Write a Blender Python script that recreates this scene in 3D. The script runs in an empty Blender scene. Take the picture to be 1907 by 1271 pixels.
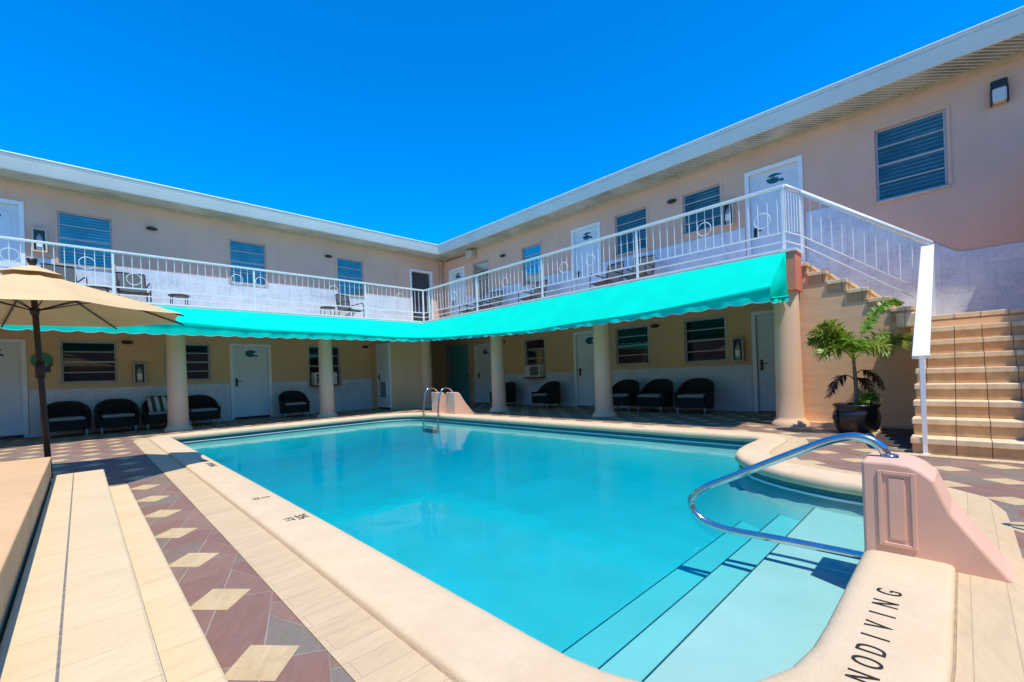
import bpy, bmesh, math, random
from mathutils import Vector, Matrix, geometry
R = math.radians
random.seed(7)
scene = bpy.context.scene
COL = scene.collection

# ------------------------------------------------------------------ materials
class NT:
    """small helper around a material's node tree"""
    def __init__(s, name):
        s.m = bpy.data.materials.new(name); s.m.use_nodes = True
        s.t = s.m.node_tree; s.n = s.t.nodes
        for x in list(s.n): s.n.remove(x)
        s.out = s.n.new('ShaderNodeOutputMaterial')
        s.pos = None
    def new(s, typ, **kw):
        x = s.n.new(typ)
        for k, v in kw.items(): setattr(x, k, v)
        return x
    def link(s, a, b): s.t.links.new(a, b)
    def put(s, v, sock):
        if hasattr(v, 'is_linked') or isinstance(v, bpy.types.NodeSocket): s.link(v, sock)
        else:
            if sock.type == 'RGBA' and len(v) == 3: v = (*v, 1)
            sock.default_value = v
    def P(s):
        if s.pos is None: s.pos = s.new('ShaderNodeNewGeometry').outputs['Position']
        return s.pos
    def xyz(s):
        x = s.new('ShaderNodeSeparateXYZ'); s.link(s.P(), x.inputs[0]); return x.outputs
    def M(s, op, a, b=None, c=None):
        x = s.new('ShaderNodeMath', operation=op)
        for i, v in enumerate((a, b, c)):
            if v is not None: s.put(v, x.inputs[i])
        return x.outputs[0]
    def comb(s, a, b, c=0.0):
        x = s.new('ShaderNodeCombineXYZ')
        for i, v in enumerate((a, b, c)): s.put(v, x.inputs[i])
        return x.outputs[0]
    def noise(s, scale, detail=4, rough=.55, vec=None):
        x = s.new('ShaderNodeTexNoise'); s.link(vec or s.P(), x.inputs['Vector'])
        x.inputs['Scale'].default_value = scale; x.inputs['Detail'].default_value = detail
        x.inputs['Roughness'].default_value = rough
        return x.outputs['Fac']
    def ramp(s, f, lo, hi, a=0.0, b=1.0):
        x = s.new('ShaderNodeMapRange'); s.put(f, x.inputs[0])
        for i, v in enumerate((lo, hi, a, b)): x.inputs[i+1].default_value = v
        return x.outputs[0]
    def mix(s, f, a, b, mode='MIX'):
        x = s.new('ShaderNodeMix', data_type='RGBA', blend_type=mode)
        s.put(f, x.inputs[0]); s.put(a, x.inputs[6]); s.put(b, x.inputs[7])
        return x.outputs[2]
    def bump(s, h, strength=.3, dist=.01):
        x = s.new('ShaderNodeBump'); s.put(h, x.inputs['Height'])
        x.inputs['Strength'].default_value = strength; x.inputs['Distance'].default_value = dist
        return x.outputs[0]
    def bsdf(s, col, rough=.7, metal=0.0, spec=.5, bump=None, **kw):
        x = s.new('ShaderNodeBsdfPrincipled'); s.put(col, x.inputs['Base Color'])
        s.put(rough, x.inputs['Roughness']); x.inputs['Metallic'].default_value = metal
        x.inputs['Specular IOR Level'].default_value = spec
        for k, v in kw.items(): s.put(v, x.inputs[k])
        if bump is not None: s.link(bump, x.inputs['Normal'])
        s.link(x.outputs[0], s.out.inputs[0]); return x

def simple(name, col, rough=.6, var=.12, scale=6, bump=.0, bscale=80, metal=0, spec=.5, bdist=.004):
    t = NT(name)
    n = t.noise(scale, 5)
    c = t.mix(t.ramp(n, .3, .7), tuple(v*(1-var) for v in col), tuple(min(1, v*(1+var)) for v in col))
    b = t.bump(t.noise(bscale, 3), bump, bdist) if bump else None
    t.bsdf(c, rough, metal, spec, b)
    return t.m

def stucco(name, col):
    t = NT(name)
    big = t.ramp(t.noise(.9, 4), .3, .7)
    x, y, z = t.xyz()
    streak = t.noise(1, 4, .6, t.comb(t.M('MULTIPLY', t.M('ADD', x, y), 5.0), t.M('MULTIPLY', z, .35)))
    c = t.mix(big, tuple(v*.93 for v in col), tuple(v*1.06 for v in col))
    c = t.mix(t.ramp(streak, .55, .8, 0, .22), c, tuple(v*.72 for v in col))
    t.bsdf(c, .85, 0, .25, t.bump(t.noise(120, 4), .35, .006))
    return t.m

def trowel(name, col):
    t = NT(name)
    x, y, z = t.xyz()
    v = t.comb(t.M('MULTIPLY', t.M('ADD', x, y), 1.2), t.M('MULTIPLY', z, 6.0), x)
    n = t.noise(1.6, 6, .65, v)
    c = t.mix(t.ramp(n, .3, .7), tuple(k*.94 for k in col), tuple(k*1.05 for k in col))
    h = t.M('ADD', t.M('MULTIPLY', t.noise(1.2, 5, .6, v), .7), t.M('MULTIPLY', t.noise(60, 4), .25))
    t.bsdf(c, .85, 0, .25, t.bump(h, .4, .02))
    return t.m

def marble_tile(name, w, h, col=(.74, .775, .785)):
    t = NT(name)
    x, y, z = t.xyz()
    br = t.new('ShaderNodeTexBrick', offset=0.0)
    t.link(t.comb(t.M('ADD', x, y), z), br.inputs['Vector'])
    br.inputs['Scale'].default_value = 1
    br.inputs['Brick Width'].default_value = w; br.inputs['Row Height'].default_value = h
    br.inputs['Mortar Size'].default_value = .004; br.inputs['Mortar Smooth'].default_value = .3
    br.inputs['Color1'].default_value = (1, 1, 1, 1); br.inputs['Color2'].default_value = (.93, .93, .94, 1)
    br.inputs['Mortar'].default_value = (.72, .72, .74, 1)
    vein = t.noise(7, 8, .72)
    vm = t.ramp(t.M('ABSOLUTE', t.M('SUBTRACT', vein, .5)), 0, .09, 1, 0)
    cloud = t.ramp(t.noise(3, 5), .35, .75)
    c = t.mix(t.M('MULTIPLY', vm, t.M('MULTIPLY', cloud, .85)), col, (.40, .44, .50))
    c = t.mix(t.M('MULTIPLY', cloud, .34), c, (.54, .585, .63))
    c = t.mix(1.0, c, br.outputs['Color'], 'MULTIPLY')
    t.bsdf(c, .28, 0, .5, t.bump(br.outputs['Fac'], -.25, .003))
    return t.m

def rhombille(name):
    """dark tumbling block paving with light diamonds, in plan coordinates"""
    t = NT(name)
    x, y, z = t.xyz()
    a, p, x0, y0 = .33, .64, .42, 1.705
    def lat(ox, oy):
        u = t.M('DIVIDE', t.M('SUBTRACT', x, ox), 2*a); fu = t.M('ROUND', u)
        v = t.M('DIVIDE', t.M('SUBTRACT', y, oy), p); fv = t.M('ROUND', v)
        return (t.M('MULTIPLY', t.M('SUBTRACT', u, fu), 2*a), t.M('MULTIPLY', t.M('SUBTRACT', v, fv), p), fu, fv)
    A = lat(x0, y0); B = lat(x0+a, y0+p/2)
    inA = t.M('LESS_THAN', t.M('ADD', t.M('ABSOLUTE', A[0]), t.M('MULTIPLY', t.M('ABSOLUTE', A[1]), 2*a/(3*p))), 2*a/3)
    sel = lambda i: t.M('ADD', t.M('MULTIPLY', inA, A[i]), t.M('MULTIPLY', t.M('SUBTRACT', 1.0, inA), B[i]))
    u, v, fu, fv = (sel(i) for i in range(4))
    au, av = t.M('ABSOLUTE', u), t.M('ABSOLUTE', v)
    d = t.M('ADD', t.M('DIVIDE', au, .122), t.M('DIVIDE', av, .14))
    light = t.M('LESS_THAN', d, 1.0)
    edge = t.ramp(t.M('ABSOLUTE', t.M('SUBTRACT', d, 1.0)), 0, .03, 1, 0)
    # each hexagon's dark field splits along the axes of the diamond
    sk = t.M('ADD', u, t.M('MULTIPLY', v, -.35))
    gu = t.ramp(t.M('ABSOLUTE', sk), .0015, .004, 1, 0)
    gv = t.ramp(t.M('ABSOLUTE', t.M('ADD', v, t.M('MULTIPLY', u, .55))), .0015, .004, 1, 0)
    hexd = t.M('ADD', au, t.M('MULTIPLY', av, 2*a/(3*p)))
    gh = t.ramp(t.M('ABSOLUTE', t.M('SUBTRACT', hexd, 2*a/3)), .001, .004, 1, 0)
    grout = t.M('MULTIPLY', t.M('MAXIMUM', t.M('MAXIMUM', gu, t.M('MULTIPLY', gv, .7)), t.M('MULTIPLY', gh, .5)), t.M('SUBTRACT', 1.0, light))
    su = t.M('SIGN', sk); sv = t.M('SIGN', t.M('ADD', v, t.M('MULTIPLY', u, .55)))
    wn = t.new('ShaderNodeTexWhiteNoise', noise_dimensions='4D')
    t.link(t.comb(t.M('ADD', fu, t.M('MULTIPLY', inA, 31.7)), fv, su), wn.inputs['Vector']); t.link(sv, wn.inputs['W'])
    r = wn.outputs['Value']
    n = t.noise(9, 5); fine = t.noise(60, 3)
    red, gry, bro = (.265, .142, .105), (.225, .19, .145), (.31, .185, .13)
    c = t.mix(t.ramp(r, .45, .8), red, gry)
    c = t.mix(t.ramp(t.M('FRACT', t.M('MULTIPLY', r, 7.3)), .5, .9), c, bro)
    c = t.mix(t.ramp(n, .35, .75, 0, .45), c, (.23, .17, .15))
    lc = t.mix(t.ramp(n, .3, .7), (.55, .40, .21), (.64, .49, .28))
    c = t.mix(light, c, lc)
    c = t.mix(t.M('MULTIPLY', grout, .75), c, (.42, .36, .31))
    c = t.mix(t.ramp(t.noise(1.1, 4), .55, .8, 0, .2), c, (.30, .25, .21))
    sl = t.noise(1.0, 6, .7, t.comb(t.M('MULTIPLY', t.M('ADD', x, t.M('MULTIPLY', y, -.6)), 26.0), t.M('MULTIPLY', t.M('ADD', y, x), 3.0)))
    c = t.mix(t.ramp(sl, .42, .75, 0, .38), c, t.mix(1.0, c, (.52, .50, .50), 'MULTIPLY'))
    c = t.mix(t.ramp(t.noise(33, 5, .7), .5, .78, 0, .35), c, t.mix(1.0, c, (.6, .55, .5), 'MULTIPLY'))
    h = t.M('SUBTRACT', t.M('ADD', t.M('MULTIPLY', n, .6), t.M('MULTIPLY', fine, .3)), t.M('MULTIPLY', t.M('MAXIMUM', grout, t.M('MULTIPLY', edge, .4)), .8))
    t.bsdf(c, .75, 0, .25, t.bump(h, .35, .008))
    return t.m

def bricks(name, bw, bh, c1, c2, mortar, swap=False, msize=.003, stain=.25, bumps=.5, offset=.5, streak=True):
    t = NT(name)
    x, y, z = t.xyz()
    vec = t.comb(y, x) if swap else t.comb(t.M('ADD', x, 7.31), y)
    br = t.new('ShaderNodeTexBrick', offset=offset)
    t.link(vec, br.inputs['Vector'])
    for k, v in (('Scale', 1), ('Brick Width', bw), ('Row Height', bh), ('Mortar Size', msize), ('Mortar Smooth', .4), ('Bias', 0)):
        br.inputs[k].default_value = v
    br.inputs['Color1'].default_value = (*c1, 1); br.inputs['Color2'].default_value = (*c2, 1); br.inputs['Mortar'].default_value = (*mortar, 1)
    c = br.outputs['Color']
    sv = t.comb(t.M('MULTIPLY', x, 3.0 if not swap else 14.0), t.M('MULTIPLY', y, 14.0 if not swap else 3.0)) if streak else t.P()
    st = t.noise(1.3, 6, .65, sv)
    c = t.mix(t.ramp(st, .48, .8, 0, stain), c, tuple(v*.62 for v in c1))
    c = t.mix(t.ramp(t.noise(2.2, 5), .5, .8, 0, stain), c, tuple(v*.75 for v in c2))
    s2 = t.noise(1.0, 5, .7, t.comb(t.M('MULTIPLY', x, 2.2), t.M('MULTIPLY', t.M('ADD', y, t.M('MULTIPLY', x, -.35)), 34.0))) if streak else t.noise(9, 6, .7)
    c = t.mix(t.ramp(s2, .46, .72, 0, .34), c, tuple(v*.76 for v in c2))
    c = t.mix(t.ramp(s2, .42, .25, 0, .25), c, tuple(min(1, v*1.16) for v in c1))
    c = t.mix(t.ramp(t.noise(45, 2), .7, .76, 0, .35), c, tuple(v*.5 for v in c1))
    h = t.M('SUBTRACT', t.M('ADD', t.M('MULTIPLY', st, .5), t.M('MULTIPLY', t.noise(50, 3), .25)), br.outputs['Fac'])
    t.bsdf(c, .8, 0, .25, t.bump(h, bumps, .008))
    return t.m

def joints(name, col, spacing, y0, edge=(.11, .055, .025)):
    """stair tiles: dark vertical joints at a fixed spacing along y (and x on side faces)"""
    t = NT(name)
    x, y, z = t.xyz()
    f = t.M('FRACT', t.M('DIVIDE', t.M('SUBTRACT', y, y0), spacing))
    j = t.ramp(t.M('ABSOLUTE', t.M('SUBTRACT', f, .5)), .478, .49, 0, 1)
    idx = t.M('FLOOR', t.M('DIVIDE', t.M('SUBTRACT', y, y0), spacing))
    wn = t.new('ShaderNodeTexWhiteNoise', noise_dimensions='3D')
    t.link(t.comb(idx, t.M('ROUND', t.M('MULTIPLY', z, 5.9)), t.M('ROUND', t.M('MULTIPLY', x, 4.0))), wn.inputs['Vector'])
    n = t.noise(11, 5)
    c = t.mix(t.ramp(n, .3, .72), tuple(v*.8 for v in col), tuple(v*1.15 for v in col))
    c = t.mix(t.M('MULTIPLY', wn.outputs['Value'], .4), c, tuple(k*q for k, q in zip(col, (1.05, .8, .62))))
    c = t.mix(t.M('MULTIPLY', j, .85), c, edge)
    t.bsdf(c, .7, 0, .3, t.bump(t.M('SUBTRACT', t.M('MULTIPLY', n, .6), j), .4, .006))
    return t.m

def glass_dark(name, col, spec=.3, rough=.02, blinds=False):
    t = NT(name)
    c = col
    if blinds:
        x, y, z = t.xyz()
        f = t.M('FRACT', t.M('MULTIPLY', z, 15.0))
        c = t.mix(t.M('MULTIPLY', t.ramp(f, .25, .6), t.ramp(t.noise(1.7, 3), .35, .65, .25, 1)), col, tuple(min(1, v*3.2+.03) for v in col))
    d = t.new('ShaderNodeBsdfDiffuse'); t.put(c, d.inputs[0])
    g = t.new('ShaderNodeBsdfGlossy'); g.inputs['Roughness'].default_value = rough
    g.inputs[0].default_value = (.74, .74, .66, 1)
    if True:
        b = t.bump(t.noise(2.5, 2), .02, .05); t.link(b, g.inputs['Normal'])
    fr = t.new('ShaderNodeFresnel'); fr.inputs[0].default_value = 1.5
    m = t.new('ShaderNodeMixShader')
    t.link(t.M('MINIMUM', t.M('ADD', t.M('MULTIPLY', fr.outputs[0], .5), spec), 1.0), m.inputs[0])
    t.link(d.outputs[0], m.inputs[1]); t.link(g.outputs[0], m.inputs[2]); t.link(m.outputs[0], t.out.inputs[0])
    return t.m

def cloth(name, col, trans=.35, var=.06):
    t = NT(name)
    n = t.noise(2.0, 4)
    c = t.mix(t.ramp(n, .3, .7), tuple(v*(1-var) for v in col), tuple(min(1, v*(1+var)) for v in col))
    x, y, z = t.xyz()
    sg = t.noise(1.0, 5, .65, t.comb(t.M('MULTIPLY', t.M('ADD', x, y), .0), t.M('MULTIPLY', t.M('SUBTRACT', x, y), 1.9), t.M('MULTIPLY', z, .8)))
    c = t.mix(t.ramp(sg, .5, .8, 0, .22), c, tuple(v*.6 for v in col))
    weave = t.noise(350, 2)
    b = t.bump(t.M('ADD', t.M('MULTIPLY', weave, .15), t.noise(3.5, 3)), .25, .02)
    d = t.new('ShaderNodeBsdfDiffuse'); t.put(c, d.inputs[0]); t.link(b, d.inputs['Normal'])
    tr = t.new('ShaderNodeBsdfTranslucent'); t.put(c, tr.inputs[0]); t.link(b, tr.inputs['Normal'])
    m = t.new('ShaderNodeMixShader'); m.inputs[0].default_value = trans
    t.link(d.outputs[0], m.inputs[1]); t.link(tr.outputs[0], m.inputs[2])
    t.link(m.outputs[0], t.out.inputs[0])
    return t.m

PEACH = (.74, .455, .325)
MT = dict(
    stucco=stucco('peach_stucco', PEACH),
    stucco2=stucco('peach_stucco_lower', (.72, .47, .26)),
    trowel=trowel('trowelled_stucco', (.80, .50, .275)),
    coral=simple('coral_paint', (.72, .22, .13), .7, .08, 4, .2),
    marble_up=marble_tile('marble_tile_upper', .30, .40),
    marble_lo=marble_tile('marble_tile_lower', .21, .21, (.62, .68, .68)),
    whitepaint=simple('white_metal_paint', (.80, .82, .80), .4, .05, 8),
    fascia=stucco('grey_white_fascia', (.60, .655, .63)),
    roofw=simple('white_roof_membrane', (.85, .85, .83), .6, .06, 2),
    trim=simple('cream_trim', (.56, .47, .34), .7, .12, 5),
    door=simple('white_door_paint', (.66, .72, .74), .45, .05, 4),
    teal_door=simple('teal_door_paint', (.11, .44, .48), .5, .08, 4),
    frame=simple('aluminium_frame', (.40, .40, .40), .45, .06, 10),
    dark=simple('black_plastic', (.012, .012, .015), .45, .2, 10),
    plaque=simple('teal_plaque', (.012, .10, .12), .4, .25, 30),
    lens=simple('lamp_lens', (.55, .57, .55), .3, .05),
    slab=simple('painted_slab', (.55, .50, .44), .75, .15, 5, .2),
    ceiling=simple('ceiling_paint', (.58, .47, .36), .8, .06, 2),
    column=stucco('cream_column_paint', (.80, .53, .33)),
    coping=None,
    wicker=None,
    cushion=simple('pale_cushion', (.26, .27, .25), .9, .08, 12, .2),
    sling=simple('dark_sling_mesh', (.09, .10, .105), .8, .15, 60, .3, 300),
    bronze=simple('dark_bronze_metal', (.045, .035, .03), .4, .2, 12, metal=.4),
    mirror=simple('brushed_grey', (.35, .36, .36), .5, .1),
    steel=simple('stainless_steel', (.62, .65, .68), .16, .05, 12, metal=1.0),
    acwhite=simple('ac_casing', (.62, .62, .58), .5, .06, 8),
    green=simple('green_sign_paint', (.045, .22, .12), .55, .12, 6),
    bark=simple('palm_trunk', (.18, .15, .10), .85, .3, 20, .5, 60),
    pot=simple('dark_glazed_pot', (.022, .017, .016), .28, .35, 9, .25, 18),
    soil=simple('potting_soil', (.05, .035, .022), .95, .3, 20, .6, 40),
    mulch=simple('bed_mulch', (.07, .05, .038), .95, .35, 25, .8, 50, bdist=.02),
    concrete=simple('grey_concrete', (.28, .27, .25), .85, .12, 4, .3, 60),
    pink=simple('pink_render', (.74, .45, .33), .7, .07, 3, .12, 90),
    letter=simple('worn_black_paint', (.02, .018, .017), .7, .5, 30),
    letterfade=simple('faded_grey_paint', (.22, .19, .16), .8, .4, 60),
    wtile=simple('pool_band_tile', (.035, .16, .18), .2, .18, 40),
    glint=simple('painted_waterline_glint', (.80, .90, .88), .4, .05),  # pale colour that paints the sun glint along the waterline
    stepline=simple('dark_blue_trim_tile', (.012, .07, .11), .4, .2, 20),
    umb_rib=simple('umbrella_rib', (.030, .016, .010), .45, .2),
    leather=simple('dark_door_glass', (.05, .055, .06), .3, .15),
    red=simple('fire_red', (.45, .02, .015), .4, .1),
    paper=simple('white_sticker', (.78, .77, .72), .6, .05),
)
def coping_mat():
    t = NT('coping_render')
    n = t.noise(5, 6, .6); s = t.noise(1.4, 4)
    c = t.mix(t.ramp(n, .3, .7), (.655, .49, .305), (.71, .555, .365))
    c = t.mix(t.ramp(s, .45, .75, 0, .6), c, (.75, .60, .36))
    c = t.mix(t.ramp(t.noise(11, 6, .7), .5, .72, 0, .35), c, (.56, .42, .28))
    c = t.mix(t.ramp(t.noise(2.6, 5), .55, .8, 0, .4), c, (.72, .46, .31))
    c = t.mix(t.ramp(t.noise(70, 2), .73, .8, 0, .45), c, (.40, .29, .20))
    t.bsdf(c, .8, 0, .25, t.bump(t.M('ADD', n, t.M('MULTIPLY', t.noise(110, 4), .5)), .5, .009))
    return t.m
MT['coping'] = coping_mat()
MT['joint'] = simple('sandy_joint', (.36, .27, .175), .9, .2, 20)
def wicker_mat():
    t = NT('black_wicker')
    x, y, z = t.xyz()
    w = t.new('ShaderNodeTexWave', wave_type='BANDS', bands_direction='Z'); t.link(t.P(), w.inputs[0]); w.inputs['Scale'].default_value = 28
    w.inputs['Distortion'].default_value = 2.5; w.inputs['Detail Scale'].default_value = 6
    c = t.mix(w.outputs['Fac'], (.006, .006, .008), (.022, .02, .02))
    t.bsdf(c, .5, 0, .4, t.bump(w.outputs['Fac'], .6, .01))
    return t.m
MT['wicker'] = wicker_mat()
def striped():
    t = NT('striped_cushion')
    x, y, z = t.xyz()
    f = t.M('FRACT', t.M('MULTIPLY', t.M('ADD', x, t.M('MULTIPLY', z, .12)), 7.2))
    c = t.mix(t.M('GREATER_THAN', f, .5), (.055, .075, .06), (.52, .54, .42))
    t.bsdf(c, .9, 0, .2, t.bump(t.noise(200, 2), .2, .003))
    return t.m
MT['stripe'] = striped()
MT['paving'] = rhombille('rhombille_paving')
MT['band'] = bricks('beige_brick_band', .61, .105, (.65, .49, .295), (.61, .45, .265), (.55, .405, .245), stain=.45, msize=.0016, bumps=.6)
MT['steppave'] = bricks('pale_step_pavers', 4.1, .215, (.73, .565, .335), (.70, .53, .305), (.60, .45, .26), stain=.3, msize=.0013, offset=.0, bumps=.6)
MT['terra'] = bricks('terracotta_slab', .62, .62, (.74, .47, .235), (.70, .43, .215), (.62, .38, .20), stain=.28, offset=.0, streak=False)
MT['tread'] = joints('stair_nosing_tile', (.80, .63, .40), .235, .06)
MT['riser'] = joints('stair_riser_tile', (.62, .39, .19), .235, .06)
MT['awning'] = cloth('teal_canvas', (.003, .70, .51), .09, .05)
MT['umbrella'] = cloth('tan_canvas', (.70, .51, .27), .04)
MT['glass_lo'] = glass_dark('tinted_glass', (.004, .009, .030), .035)
MT['glass_up'] = glass_dark('sky_glass', (.03, .09, .10), .17, .03, True)
MT['glass_up2'] = glass_dark('dim_glass', (.016, .05, .06), .05, .04, True)

def soffit_mat():
    t = NT('ribbed_soffit')
    x, y, z = t.xyz()
    f = t.M('PINGPONG', t.M('MULTIPLY', t.M('ADD', x, y), 1.0), .05)
    g = t.ramp(f, .008, .022, 0, 1)
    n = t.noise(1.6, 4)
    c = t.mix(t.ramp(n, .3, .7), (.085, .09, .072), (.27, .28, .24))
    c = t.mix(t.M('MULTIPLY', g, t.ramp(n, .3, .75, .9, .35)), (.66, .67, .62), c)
    t.bsdf(c, .6, 0, .3, t.bump(g, -.6, .02))
    return t.m
MT['soffit'] = soffit_mat()

def plaster_mat():
    t = NT('pool_plaster')
    n = t.noise(1.8, 5); f = t.noise(22, 3)
    c = t.mix(t.ramp(n, .3, .7), (.50, .53, .455), (.58, .605, .53))
    c = t.mix(t.ramp(f, .62, .75, 0, .25), c, (.42, .46, .44))
    t.bsdf(c, .8, 0, .2); return t.m
MT['plaster'] = plaster_mat()

def water_mat():
    t = NT('pool_water')
    h = t.M('ADD', t.M('MULTIPLY', t.noise(2.2, 3), 1.0), t.M('MULTIPLY', t.noise(7, 2), .22))
    b = t.bump(h, .10, .05)
    tr = t.new('ShaderNodeBsdfTransparent'); tr.inputs[0].default_value = (1, 1, 1, 1)
    g = t.new('ShaderNodeBsdfGlossy'); g.inputs['Roughness'].default_value = .01; t.link(b, g.inputs['Normal'])
    fr = t.new('ShaderNodeFresnel'); fr.inputs[0].default_value = 1.14; t.link(b, fr.inputs['Normal'])
    m = t.new('ShaderNodeMixShader'); t.link(fr.outputs[0], m.inputs[0])
    t.link(tr.outputs[0], m.inputs[1]); t.link(g.outputs[0], m.inputs[2]); t.link(m.outputs[0], t.out.inputs[0])
    v = t.new('ShaderNodeVolumeAbsorption'); v.inputs['Color'].default_value = (0.0, .90, .965, 1); v.inputs['Density'].default_value = 2.2
    t.link(v.outputs[0], t.out.inputs['Volume'])
    return t.m
MT['water'] = water_mat()

def leaf_mat(name, c1, c2):
    t = NT(name)
    oi = t.noise(5, 3)
    c = t.mix(t.ramp(oi, .3, .7), c1, c2)
    d = t.bsdf(c, .4, 0, .5)
    tr = t.new('ShaderNodeBsdfTranslucent'); t.put(c, tr.inputs[0])
    m = t.new('ShaderNodeMixShader'); m.inputs[0].default_value = .42
    t.link(d.outputs[0], m.inputs[1]); t.link(tr.outputs[0], m.inputs[2]); t.link(m.outputs[0], t.out.inputs[0])
    return t.m
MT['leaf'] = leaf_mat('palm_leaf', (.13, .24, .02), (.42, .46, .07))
MT['leaf2'] = leaf_mat('palm_leaf_green', (.14, .30, .02), (.28, .48, .04))  # greener leaf mix, used on some of the fronds
MT['deadleaf'] = leaf_mat('dry_leaf', (.05, .025, .015), (.10, .045, .025))

# ------------------------------------------------------------------ mesh helper
class MB:
    def __init__(s): s.v = []; s.f = []; s.mi = []; s.mats = []; s.smooth = []
    def midx(s, m):
        if m is None: return 0
        if m not in s.mats: s.mats.append(m)
        return s.mats.index(m)
    def face(s, pts, m=None, sm=False):
        i = len(s.v); s.v += [tuple(p) for p in pts]; s.f.append(list(range(i, i+len(pts)))); s.mi.append(s.midx(m)); s.smooth.append(sm)
    def grid(s, rows, m=None, closed=False, sm=True):
        """rows of points -> quads"""
        i0 = len(s.v); n = len(rows[0])
        for r in rows: s.v += [tuple(p) for p in r]
        k = s.midx(m)
        for r in range(len(rows)-1):
            for c in range(n if closed else n-1):
                a = i0+r*n+c; b = i0+r*n+(c+1) % n
                s.f.append([a, b, b+n, a+n]); s.mi.append(k); s.smooth.append(sm)
    def box(s, x0, x1, y0, y1, z0, z1, m=None, M=None):
        c = [(x, y, z) for z in (z0, z1) for y in (y0, y1) for x in (x0, x1)]
        if M is not None: c = [tuple(M @ Vector(p)) for p in c]
        i = len(s.v); s.v += c; k = s.midx(m)
        for f in ((0, 2, 3, 1), (4, 5, 7, 6), (0, 1, 5, 4), (2, 6, 7, 3), (0, 4, 6, 2), (1, 3, 7, 5)):
            s.f.append([i+j for j in f]); s.mi.append(k); s.smooth.append(False)
    def tube(s, path, r, n=8, m=None, caps=True, sm=True):
        path = [Vector(p) for p in path]
        rs = r if isinstance(r, (list, tuple)) else [r]*len(path)
        rows = []; up = None
        for i, p in enumerate(path):
            d = (path[min(i+1, len(path)-1)]-path[max(i-1, 0)]).normalized()
            if up is None:
                up = Vector((0, 0, 1)) if abs(d.z) < .9 else Vector((1, 0, 0))
            a = d.cross(up).normalized(); b = a.cross(d).normalized(); up = b
            rows.append([p+(a*math.cos(t)+b*math.sin(t))*rs[i] for t in [2*math.pi*k/n for k in range(n)]])
        s.grid(rows, m, True, sm)
        if caps:
            s.face(rows[0], m); s.face(list(reversed(rows[-1])), m)
    def lathe(s, prof, cx=0, cy=0, n=24, m=None, sm=True):
        rows = [[(cx+r*math.cos(2*math.pi*k/n), cy+r*math.sin(2*math.pi*k/n), z) for k in range(n)] for r, z in prof]
        s.grid(rows, m, True, sm)
    def prism(s, poly, fn, d0, d1, m=None, sm=False):
        """poly 2D list, fn(a,b,d)->3D; extruded from d0 to d1"""
        A = [fn(a, b, d0) for a, b in poly]; B = [fn(a, b, d1) for a, b in poly]
        n = len(poly)
        s.face(A, m); s.face(list(reversed(B)), m)
        for i in range(n): s.face([A[i], B[i], B[(i+1) % n], A[(i+1) % n]], m, sm)
    def build(s, name, mat=None, parent=None, world=True, bevel=0, weld=True, tri=False):
        me = bpy.data.meshes.new(name); me.from_pydata(s.v, [], s.f)
        bm = bmesh.new(); bm.from_mesh(me)
        if weld: bmesh.ops.remove_doubles(bm, verts=bm.verts, dist=1e-5)
        bmesh.ops.recalc_face_normals(bm, faces=bm.faces) if weld else None
        bm.to_mesh(me); bm.free()
        mats = s.mats or ([mat] if mat else [])
        for x in mats: me.materials.append(x)
        if len(me.polygons) == len(s.f):
            me.polygons.foreach_set('material_index', s.mi); me.polygons.foreach_set('use_smooth', s.smooth)
        o = bpy.data.objects.new(name, me); COL.objects.link(o)
        if parent is not None: attach(o, parent, world)
        if bevel:
            b = o.modifiers.new('bevel', 'BEVEL'); b.width = bevel; b.segments = 2; b.limit_method = 'ANGLE'; b.angle_limit = R(40)
        return o

def worldmat(o):
    if o.parent is None: return o.matrix_basis.copy()
    return worldmat(o.parent) @ o.matrix_parent_inverse @ o.matrix_basis
def attach(o, p, world=True):
    o.parent = p
    if world: o.matrix_parent_inverse = worldmat(p).inverted()
def tag(o, label=None, cat=None, group=None, kind=None):
    if label: o['label'] = label
    if cat: o['category'] = cat
    if group: o['group'] = group
    if kind: o['kind'] = kind
    return o
def thing(name, label, cat, loc=(0, 0, 0), rz=0, group=None):
    o = bpy.data.objects.new(name, None); COL.objects.link(o); o.empty_display_size = .1
    o.location = loc; o.rotation_euler = (0, 0, rz)
    return tag(o, label, cat, group)
def dup(root, loc, rz=0, label=None):
    """copy a thing with its parts and sub-parts"""
    r = root.copy(); COL.objects.link(r); r.location = loc; r.rotation_euler = (0, 0, rz)
    if label: r['label'] = label
    for ch in list(root.children):
        c = ch.copy(); COL.objects.link(c); c.parent = r; c.matrix_parent_inverse = ch.matrix_parent_inverse.copy()
        for g in ch.children:
            d = g.copy(); COL.objects.link(d); d.parent = c; d.matrix_parent_inverse = g.matrix_parent_inverse.copy()
    return r

# ------------------------------------------------------------------ layout constants (metres; x along the left wing, y along the right wing)
YB, XR = 13.84, 10.01          # facade planes
XL, YN = -5.0, -3.2            # ends of the wings
ZS, ZF, ZT = 2.52, 2.72, 5.42  # slab underside, balcony floor, soffit
ZW = -.13                      # water level

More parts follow.
